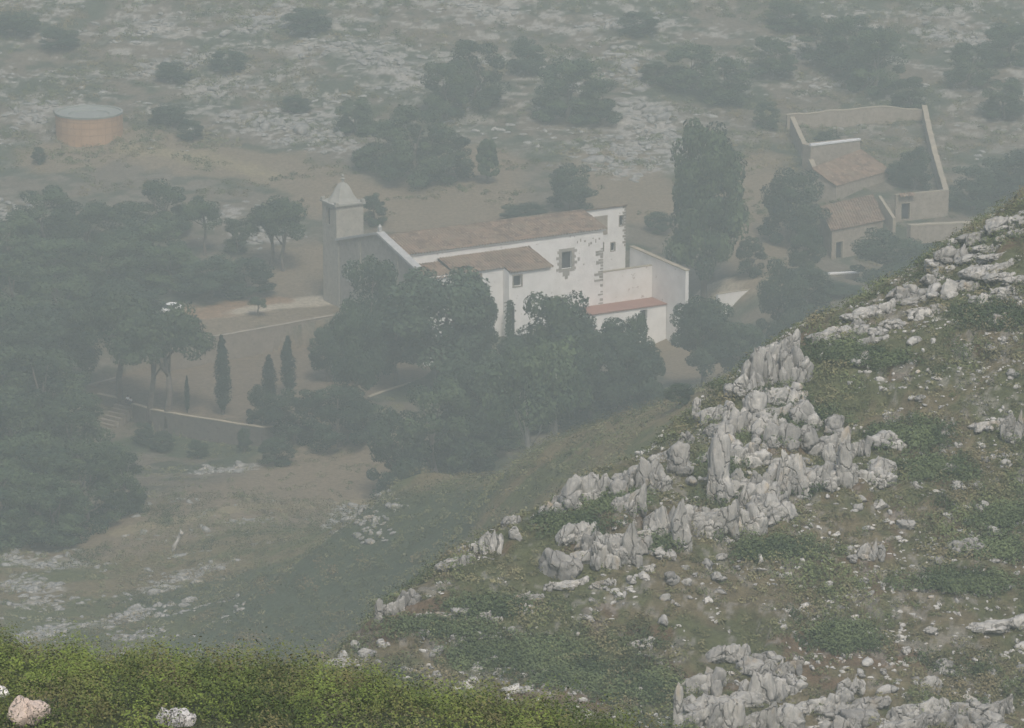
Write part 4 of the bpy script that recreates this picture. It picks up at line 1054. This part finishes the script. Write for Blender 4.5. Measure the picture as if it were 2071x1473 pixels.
# lean-to with the red flat roof
lo = (9.5, 10.5, -.2, 1.0)
mb = MB(); wall_grid(mb, Lc(31, 12.6, 0), (1, 0, 0), 1.45, 14.15, nB, [lo], z0=-6)
mb.poly([Lc(31, 8.45, -5), Lc(31, 12.6, -5), Lc(31, 12.6, 1.45), Lc(31, 8.45, 1.45)])
mb.build("lean_to_wall", M['plaster'], ch)
frame_and_pane(ch, Lc(31, 12.6, 0), (1, 0, 0), nB, lo, .12, M['trim'])
mb = MB(); mb.hexa([Lc(30.8, 8.43, 1.5), Lc(45.18, 8.43, 1.5), Lc(45.18, 12.8, 1.4), Lc(30.8, 12.8, 1.4)], [Lc(30.8, 8.43, 1.65), Lc(45.18, 8.43, 1.65), Lc(45.18, 12.8, 1.55), Lc(30.8, 12.8, 1.55)])
mb.build("lean_to_roof", M['redtile'], ch)
# side aisle: slope from (b 8.45, h 12.7) outwards
sl = lambda b: 12.75 - .24*(b-8.45)
w1 = (9.6, 10.9, 9.3, 10.7); w2 = (15.6-14.8, 17.0-14.8, 8.6, 10.2)
mb = MB(); wall_grid(mb, Lc(.8, 14, 0), (1, 0, 0), sl(14)-.1, 14.0, nB, [(w1[0]-.8, w1[1]-.8, w1[2], w1[3])], z0=-4)
mb.build("aisle_wall", M['plaster'], ch)
frame_and_pane(ch, Lc(.8, 14, 0), (1, 0, 0), nB, (w1[0]-.8, w1[1]-.8, w1[2], w1[3]), .22, M['quoin'])
mb = MB(); wall_grid(mb, Lc(14.8, 15.8, 0), (1, 0, 0), sl(15.8)-.1, 7.4, nB, [w2], z0=-4)
mb.poly([Lc(14.8, 14, -4), Lc(14.8, 15.8, -4), Lc(14.8, 15.8, sl(15.8)-.1), Lc(14.8, 14, sl(14)-.1)])
mb.poly([Lc(22.2, nb, -4), Lc(22.2, 15.8, -4), Lc(22.2, 15.8, sl(15.8)-.1), Lc(22.2, nb, 12.65)])
mb.build("aisle_wall", M['plaster'], ch)
frame_and_pane(ch, Lc(14.8, 15.8, 0), (1, 0, 0), nB, w2, .2, M['quoin'])
mb = MB(); corrugated(mb, Lc(.8, 8.46, 12.1), Lc(6.4, 8.46, 12.1), Lc(6.4, 14.3, sl(14.3)-.3), Lc(.8, 14.3, sl(14.3)-.3))
corrugated(mb, Lc(6.4, 8.46, 12.6), Lc(14.8, 8.46, 12.6), Lc(14.8, 14.35, sl(14.35)+.03), Lc(6.4, 14.35, sl(14.35)+.03))
corrugated(mb, Lc(14.8, 8.46, 12.6), Lc(22.5, 8.46, 12.6), Lc(22.5, 16.2, sl(16.2)+.03), Lc(14.8, 16.2, sl(16.2)+.03))
mb.build("aisle_roof", M['tiles'], ch)
mb = MB(); mb.tube([Lc(15.4, 16.0, -3), Lc(15.4, 16.0, 5.5)], [.22, .22], 8); mb.build("drain_pipe", M['opening'], ch)
# facade
mb = MB(); fb0, fb1, fp = -12.2, 12.9, 1.4
ftop = lambda b: 15.65 - abs(b-fp)*(3.7/13.4 if b < fp else 2.9/11.5)
fw = (fb0 + 12.2 + 3.5, fb0 + 12.2 + 4.5, 6.6, 8.9)
hz = 11.2
wall_grid(mb, Lc(0, fb0, 0), (0, -1, 0), hz, fb1-fb0, nA, [fw], z0=-4)
mb.poly([Lc(0, fb0, hz), Lc(0, fb1, hz), Lc(0, fb1, ftop(fb1)), Lc(0, fp, ftop(fp)), Lc(0, fb0, ftop(fb0))])
mb.poly([Lc(.78, fb0, -4), Lc(.78, fb1, -4), Lc(.78, fb1, ftop(fb1)), Lc(.78, fp, ftop(fp)), Lc(.78, fb0, ftop(fb0))])
mb.poly([Lc(0, fb1, -4), Lc(.78, fb1, -4), Lc(.78, fb1, ftop(fb1)), Lc(0, fb1, ftop(fb1))])
mb.build("facade", M['stone'], ch)
frame_and_pane(ch, Lc(0, fb0, 0), (0, -1, 0), nA, fw, .45, M['trim'])
mb = MB()
for b0, b1 in ((fb0-.2, fp), (fp, fb1+.5)):
    q = [Lc(-.3, b0, ftop(b0)), Lc(-.3, b1, ftop(b1)), Lc(1.0, b1, ftop(b1)), Lc(1.0, b0, ftop(b0))]
    mb.hexa(q, [(x, y, z+.38) for x, y, z in q])
mb.build("gable_coping", M['trim'], ch)
mb = MB(); mb.box(.1, .6, -fp-.25, -fp+.25, ftop(fp)+.38, ftop(fp)+.9); mb.lathe([(.3, ftop(fp)+.9), (.34, ftop(fp)+1.1), (.1, ftop(fp)+1.5), (0, ftop(fp)+1.55)], .35, -fp, 10); mb.build("finial", M['trim'], ch)
for b in (fb0+.3, -4.6, 7.5):
    mb = MB(); mb.box(-.12, .05, -b-.35, -b+.35, -4, ftop(b)-.2); mb.build("pilaster", M['towerstone'], ch)
# bell tower
tb0, tb1, ta = -17.0, -12.25, 4.7
mb = MB()
bo = (1.5, 2.7, 13.9, 16.7)
wall_grid(mb, Lc(-.06, tb0, 0), (0, -1, 0), 17.3, tb1-tb0, nA, [bo], z0=-5)
wall_grid(mb, Lc(-.06, tb1, 0), (1, 0, 0), 17.3, ta+.06, nB, [], z0=-5)
mb.poly([Lc(ta, tb0, -5), Lc(ta, tb1, -5), Lc(ta, tb1, 17.3), Lc(ta, tb0, 17.3)]); mb.poly([Lc(-.06, tb0, -5), Lc(ta, tb0, -5), Lc(ta, tb0, 17.3), Lc(-.06, tb0, 17.3)])
mb.build("bell_tower", M['towerstone'], ch)
frame_and_pane(ch, Lc(-.06, tb0, 0), (0, -1, 0), nA, bo, .18, M['stone'], name="belfry_opening")
mb = MB(); mb.box(-.35, ta+.3, -tb1-.3, -tb0+.3, 17.3, 17.55)
for x in (-.25, ta-.35):
    for y in (-tb1-.2, -tb0-.35): mb.box(x, x+.55, y, y+.55, 17.55, 18.0)
mb.build("tower_cornice", M['spire'], ch)
mb = MB(); cx, cy = ta/2, -(tb0+tb1)/2; s4 = math.sqrt(2)
n0 = 0; prof = [(2.5, 17.55), (2.35, 17.8), (1.95, 18.3), (1.6, 18.9), (1.25, 19.6), (.8, 20.2), (.3, 20.45), (.15, 20.55), (.15, 20.9), (.36, 21.05), (.36, 21.15), (.12, 21.25), (.26, 21.6), (.0, 21.9)]
mb.lathe(prof, cx, cy, 8); mb.build("tower_spire", M['spire'], ch)
# ivy column on the side wall
r = np.random.default_rng(5); k = 900
c = np.stack([14.75 + r.normal(0, .35, k), -(15.9 + np.abs(r.normal(0, .18, k))) , r.uniform(-3, 6.5, k)], 1)
iv = leaf_mesh("climbing_ivy", c, np.tile(np.array([[-.3, -1., .2]]), (k, 1)), .2, M['ivy'], r.uniform(0, 1, k), 4)
add("climbing_ivy", iv, ch)

# retaining walls and terrace
def wall_line(name, label, pts3, thick, height, mat, capmat=None, cat='wall', caph=.15, rough=.05):
    """pts3: world points on the wall top (front face); the wall goes down by height"""
    base = np.array(pts3[0]); o = thing(name, label, cat, (base[0], base[1], base[2]-height))
    mb = MB(); mc = MB()
    fine = [np.array(pts3[0], float)]
    for a, b in zip(pts3[:-1], pts3[1:]):
        a, b = np.array(a, float), np.array(b, float); n_ = max(1, int(np.linalg.norm(b-a)/1.7))
        for i in range(1, n_+1):
            fine.append(a + (b-a)*i/n_ + np.array([0, random.uniform(-.04, .04), random.uniform(-1, 1)*rough]))
    pts3 = fine
    for a, b in zip(pts3[:-1], pts3[1:]):
        a = np.array(a)-base; b = np.array(b)-base; a[2] += height; b[2] += height
        d = b-a; n = np.array([-d[1], d[0], 0]); n /= np.linalg.norm(n); n *= thick * (1 if n[1] > 0 else -1); dn = np.array([0, 0, height])
        e = d/np.linalg.norm(d)*.002
        mb.hexa([a-dn+e, b-dn-e, b+n-dn-e, a+n-dn+e], [a+e, b-e, b+n-e, a+n+e])
        up = np.array([0, 0, caph]); n2 = n/thick; q = [a-n2*.06, b-n2*.06, b+n+n2*.06, a+n+n2*.06]; mc.hexa(q, [x+up for x in q])
    mb.build("masonry", mat, o)
    if capmat: mc.build("capping", capmat, o)
    return o
w = [PZ(u, v, Z_T+4.0) for u, v in ((330,702),(392,690),(433,682),(530,665),(620,648),(690,636))]
wall_line("retaining_wall", "long brown retaining wall under the dirt track left of the chapel", w, .6, 4.8, M['rubble3'], M['rubble'], caph=.05)
w = [PZ(u, v, Z_T+.25) for u, v in ((268,818),(310,830),(420,849),(530,866),(645,858))]
wall_line("terrace_wall", "stone terrace wall with a thin pale kerb below the cypresses", w, .45, 5.0, M['rubble2'], M['cap'], caph=.12)
w = [PZ(u, v, Z_T+.25) for u, v in ((196,797),(240,806))]
wall_line("terrace_wall", "short piece of terrace wall with pale kerb left of the steps", w, .45, 4.5, M['rubble2'], M['cap'], caph=.12)
w = [PZ(u, v, Z_T+.35) for u, v in ((180,780),(242,764))]
wall_line("kerb_wall", "low pale kerb at the back left of the terrace under the wood", w, .4, 1.5, M['rubble'], M['cap'], caph=.12)
w = [PZ(u, v, Z_T+.25) for u, v in ((748,804),(800,786),(862,768))]
wall_line("terrace_wall", "grey terrace wall end with pale kerb below the great dark trees", w, .45, 4.5, M['rubble2'], M['cap'], caph=.12)
# steps
s0 = PZ(252, 815, Z_T); st = thing("stone_steps", "flight of broken stone steps going down left from the terrace", "steps", tuple(s0))
d = np.array([-.62, -.78]); pr = np.array([.78, -.62])
for i in range(9):
    mb = MB(); c0 = d*i*.75; z = -.38*(i+1)
    q = [c0 - pr*1.7, c0 + pr*1.7, c0 + pr*1.7 + d*.5, c0 - pr*1.7 + d*.5]
    mb.hexa([(x, y, z-1.6) for x, y in q], [(x, y, z) for x, y in q]); mb.build("step", M['rubble3'], st)
# low white wall right of the chapel
w = [PZ(u, v, -145.9) for u, v in ((1452,596),(1478,592),(1522,586))]
wall_line("low_wall", "low whitewashed wall beside the road right of the tallest pine", w, .5, 3.4, M['plaster2'], M['cap'], caph=.06)

# walled yard and the tiled house
def top_pts(l): return [P(u, v, t) for u, v, t in l]
wall_line("yard_wall", "back wall of the walled yard, rough brown masonry", top_pts([(1592,234,690),(1700,224,692),(1792,217,694),(1878,226,696)]), .7, 6.0, M['rubble'], M['cap'], rough=.16)
wall_line("yard_wall", "left wall of the walled yard running down to the house", top_pts([(1598,238,687),(1620,285,676),(1648,350,664)]), .7, 6.5, M['rubble'], M['cap'], rough=.16)
wall_line("yard_wall", "right wall of the walled yard, sloping down towards the gate", top_pts([(1874,214,697),(1884,262,686),(1900,325,672),(1919,388,656)]), .8, 6.0, M['rubble'], M['cap'], rough=.16)
gw = top_pts([(1812,396,651),(1919,390,655)])
go = thing("gate_wall", "front wall of the yard with a dark doorway and short tiled canopy", "wall", tuple(gw[0] - np.array([0, 0, 5.5])))
ex = gw[1]-gw[0]; Lg = np.linalg.norm(ex[:2]); exu = np.array([ex[0], ex[1], 0])/Lg; nn = np.array([exu[1], -exu[0], 0])
mb = MB(); dop = (1.1, 2.7, .3+.9, 4.0); wall_grid(mb, (0, 0, 0), exu, 5.5, Lg, nn, [dop], z0=-1)
bk = -nn*.5; mb.poly([bk + exu*0, bk + exu*Lg, bk + exu*Lg + np.array([0,0,5.5]), bk + np.array([0,0,5.5])])
mb.build("masonry", M['rubble'], go); frame_and_pane(go, (0,0,0), exu, nn, dop, .2, M['cap'], name="door", door=True)
mb = MB(); a = np.array([0, 0, 5.5]); mb.hexa([a, a+exu*Lg, a+exu*Lg+bk, a+bk], [a+np.array([0,0,.15]), a+exu*Lg+np.array([0,0,.15]), a+exu*Lg+bk+np.array([0,0,.15]), a+bk+np.array([0,0,.15])]); mb.build("capping", M['cap'], go)
mb = MB(); z = np.array([0, 0, 1.]); corrugated(mb, a+exu*.4+z*.35, a+exu*3.3+z*.35, a+exu*3.3+nn*.8-z*.1, a+exu*.4+nn*.8-z*.1, rows=4); mb.build("canopy", M['tiles'], go)

def under(mb, top, zb):
    top = [np.array(q) for q in top]; mb.hexa([(q[0], q[1], zb) for q in top], top)
hb = P(1690, 400, 650); ho = thing("stone_house", "old stone farmhouse with stepped tiled roofs in front of the walled yard", "house", (hb[0], hb[1], CAMZ-147))
rel = lambda q: np.array(q) - np.array(ho.location)
up_e, up_r = -140.4, -137.8
Dq, Cq = PZ(1690, 377, up_e), PZ(1802, 345, up_e); Bq, Aq = PZ(1740, 302, up_r), PZ(1640, 340, up_r)
q = [rel(x) for x in (Dq, Cq, Bq, Aq)]
cen = sum(q)/4
ins = [cen + (x-cen)*.955 - np.array([0, 0, .12]) for x in q]
mb = MB(); under(mb, ins, -3.5); mb.build("wall", M['rubble'], ho)
mb = MB(); corrugated(mb, q[3], q[2], q[1], q[0], pitch=.5, amp=.09, rows=16); mb.build("roof", M['tiles'], ho)
# taller part behind
E1, G1 = rel(P(1640, 291, 668)), rel(P(1740, 284, 673)); zt = min(E1[2], G1[2]); E1[2] = G1[2] = zt
dv = G1-E1; n = np.array([-dv[1], dv[0], 0]); n /= np.linalg.norm(n)
mb = MB(); mb.hexa([(p[0], p[1], -2) for p in (E1, G1, G1+n*2.6, E1+n*2.6)], [E1, G1, G1+n*2.6, E1+n*2.6]); mb.build("back_wall", M['rubble'], ho)
mb = MB(); e = n*.12; zz = np.array([0, 0, .32]); mb.hexa([E1-e, G1-e, G1+n*.5, E1+n*.5], [E1-e+zz, G1-e+zz, G1+n*.5+zz, E1+n*.5+zz]); mb.build("parapet", M['white'], ho)
# lower wing
le, lr = -143.6, -141.6
BL, BR, TR, TLq = PZ(1680, 468, le), PZ(1790, 445, le), PZ(1765, 393, lr), PZ(1655, 418, lr)
q = [rel(x) for x in (BL, BR, TR, TLq)]; cen = sum(q)/4; ins = [cen + (x-cen)*.94 - np.array([0, 0, .12]) for x in q]
ex = ins[1]-ins[0]; Lw = np.linalg.norm(ex[:2]); exu = np.array([ex[0], ex[1], 0])/Lw; nn = np.array([exu[1], -exu[0], 0])
mb = MB(); wdo = (1.0, 2.6, -2.5-ins[0][2]*0, 1.2)
O0 = np.array([ins[0][0], ins[0][1], 0.]); wall_grid(mb, O0, exu, ins[0][2], Lw, nn, [wdo], z0=-4)
for a_, b_ in ((1, 2), (2, 3), (3, 0)): mb.poly([(ins[a_][0], ins[a_][1], -4), (ins[b_][0], ins[b_][1], -4), ins[b_], ins[a_]])
mb.build("wing_wall", M['rubble'], ho); frame_and_pane(ho, O0, exu, nn, wdo, .25, M['cap'], name="door", door=True)
mb = MB(); corrugated(mb, q[3], q[2], q[1], q[0], pitch=.62, amp=.11, rows=12); mb.build("wing_roof", M['tiles'], ho)
# stair parapet
a, b = rel(P(1776, 396, 650)), rel(P(1806, 442, 641)); ww = np.array([.5, .2, 0])
mb = MB(); mb.hexa([(p[0], p[1], p[2]-3) for p in (a, b, b+ww, a+ww)], [a, b, b+ww, a+ww]); mb.build("stair_parapet", M['cap'], ho)
wall_line("terrace_wall", "pale topped low wall below the yard gate", [P(1842, 458, 640), P(1905, 455, 643), P(1978, 452, 646)], 1.2, 3.0, M['rubble'], M['cap'], caph=.2)
wall_line("stone_bench", "short pale stone bench wall below the dark doorway of the house", [P(1668, 557, 618), P(1738, 553, 621)], .9, 2.0, M['rubble'], M['plaster2'], cat='bench', caph=.2)

# orange water tank
g, t = ground(181, 272); R = 135/2*t/F; Ht = 4.3
tk = thing("water_tank", "round orange panelled water tank with grey green cover on the far slope", "water tank", (g[0], g[1], g[2]-.4))
mb = MB(); mb.lathe([(R, -2), (R, Ht)], seg=40); mb.build("shell", M['tank'], tk)
mb = MB()
for z in (1.3, 2.5, 3.6): mb.lathe([(R+.01, z-.05), (R+.06, z-.05), (R+.06, z+.05), (R+.01, z+.05)], seg=40)
for i in range(26):
    a = 2*math.pi*i/26; x, y = (R+.02)*math.cos(a), (R+.02)*math.sin(a); mb.tube([(x, y, -.5), (x, y, Ht)], [.05, .05], 4)
mb.build("seams", M['seam'], tk)
mb = MB(); mb.lathe([(R-.25, Ht-.05), (R+.12, Ht-.05), (R+.12, Ht+.28), (R-.25, Ht+.28), (R-.3, Ht+.05)], seg=40); mb.build("rim", M['tankcover'], tk)
mb = MB(); mb.lathe([(R-.3, Ht+.05), (R*.62, Ht-.15), (R*.6, Ht-.4), (R*.55, Ht-.3), (.01, Ht-.1)], seg=40); mb.build("cover", M['tankcover'], tk)

# white car half hidden behind the trees by the track
g, t = ground(350, 632); car = thing("parked_car", "small white parked car half hidden by foliage beside the dirt track", "car", tuple(g), math.radians(60))
mb = MB(); prof = [(-1.9,.35),(1.9,.35),(2.0,.7),(1.85,.85),(1.1,.95),(-1.85,1.0),(-2.0,.7)]
mb.hexa([(x, -.8, z) for x, z in prof], [(x, .8, z) for x, z in prof]); mb.build("body", M['white'], car)
mb = MB(); prof = [(-1.7,.98),(1.05,.95),(.45,1.42),(-1.3,1.45)]; mb.hexa([(x, -.7, z) for x, z in prof], [(x, .7, z) for x, z in prof]); mb.build("windows", M['glass'], car)
mb = MB(); mb.box(-1.3, .45, -.69, .69, 1.455, 1.5); mb.build("car_roof", M['white'], car)
for x in (-1.25, 1.25):
    for y in (-.78, .78):
        mb = MB(); mb.tube([(x, y-.1, .33), (x, y+.1, .33)], [.33, .33], 14); mb.build("wheel", M['rubber'], car)

# ------------------------------------------------------------------ two people sitting on the terrace edge
def person(label, loc, rotz, shirt, lean=0.0):
    """seated figure, hips at the origin, facing local -y"""
    J = {'pel': (0, 0, .12), 'bel': (0, .0, .27), 'che': (0, -.04-lean, .46), 'nk': (0, -.06-lean*1.3, .60), 'hd': (0, -.08-lean*1.4, .72), 'tp': (0, -.07-lean*1.4, .83)}
    R_ = {'pel': .15, 'bel': .13, 'che': .15, 'nk': .055, 'hd': .095, 'tp': .07}
    E = [('pel','bel'),('bel','che'),('che','nk'),('nk','hd'),('hd','tp')]
    for s, n in ((-1, 'l'), (1, 'r')):
        for nm, p, q in ((f'hip{n}', (s*.09, -.05, .10), .095), (f'kn{n}', (s*.13, -.46, .16), .062), (f'an{n}', (s*.13, -.50, -.27), .042), (f'ft{n}', (s*.14, -.64, -.32), .04),
                         (f'sh{n}', (s*.18, -.05-lean, .53), .06), (f'el{n}', (s*.24, -.16-lean, .28), .042), (f'wr{n}', (s*.14, -.36, .24), .03), (f'ha{n}', (s*.11, -.43, .21), .035)):
            J[nm] = p; R_[nm] = q
        E += [('pel', f'hip{n}'), (f'hip{n}', f'kn{n}'), (f'kn{n}', f'an{n}'), (f'an{n}', f'ft{n}'), ('che', f'sh{n}'), (f'sh{n}', f'el{n}'), (f'el{n}', f'wr{n}'), (f'wr{n}', f'ha{n}')]
    names = list(J)
    def skin(name, keys, edges, grow, mat, parent):
        ks = [k for k in names if k in keys]; me = bpy.data.meshes.new(name)
        me.from_pydata([J[k] for k in ks], [(ks.index(a), ks.index(b)) for a, b in edges if a in ks and b in ks], [])
        o = add(name, me, parent); o.modifiers.new("skin", 'SKIN'); o.modifiers.new("sub", 'SUBSURF').levels = 1
        for i, k in enumerate(ks): me.skin_vertices[0].data[i].radius = (R_[k]+grow, R_[k]*.85+grow)
        me.skin_vertices[0].data[0].use_root = True; me.materials.append(mat); return o
    root = thing("person", label, "person", loc, rotz)
    skin("body", names, E, 0, M['skin'], root)
    skin("shirt", ['pel','bel','che','shl','shr','ell','elr'], E, .018, shirt, root)
    skin("trousers", ['pel','hipl','hipr','knl','knr','anl','anr'], E, .02, M['jeans'], root)
    mb = MB(); h = J['hd']; mb.lathe([(.0, h[2]+.155), (.07, h[2]+.13), (.112, h[2]+.06), (.112, h[2]+.0), (.09, h[2]-.05)], h[0], h[1]+.025, 12); mb.build("hair", M['hair'], root, smooth=True)
    return root
q = PZ(259, 812, Z_T+.3); person("dark haired person in white shirt sitting atop the steps, left of two", (q[0], q[1], q[2]+.1), math.radians(-25), M['shirt'])
q = PZ(266, 815, Z_T+.3); person("person in pale clothes bending forward on the kerb, right of two", (q[0], q[1], q[2]+.1), math.radians(-25), M['shirt'], lean=.12)

# ------------------------------------------------------------------ haze
hz_me = MB(); hz_me.box(-14000, 14000, -12000, 14000, -120, CAMZ+4)
hm = bpy.data.materials.new("haze"); hm.use_nodes = True; nt = hm.node_tree; nt.nodes.clear()
out = nt.nodes.new("ShaderNodeOutputMaterial"); pv = nt.nodes.new("ShaderNodeVolumePrincipled")
pv.inputs["Color"].default_value = HAZE_COLOR; pv.inputs["Density"].default_value = HAZE_DENSITY; pv.inputs["Anisotropy"].default_value = 0.1
nt.links.new(pv.outputs[0], out.inputs["Volume"])
ho_ = hz_me.build("haze", hm); ho_["kind"] = 'stuff'
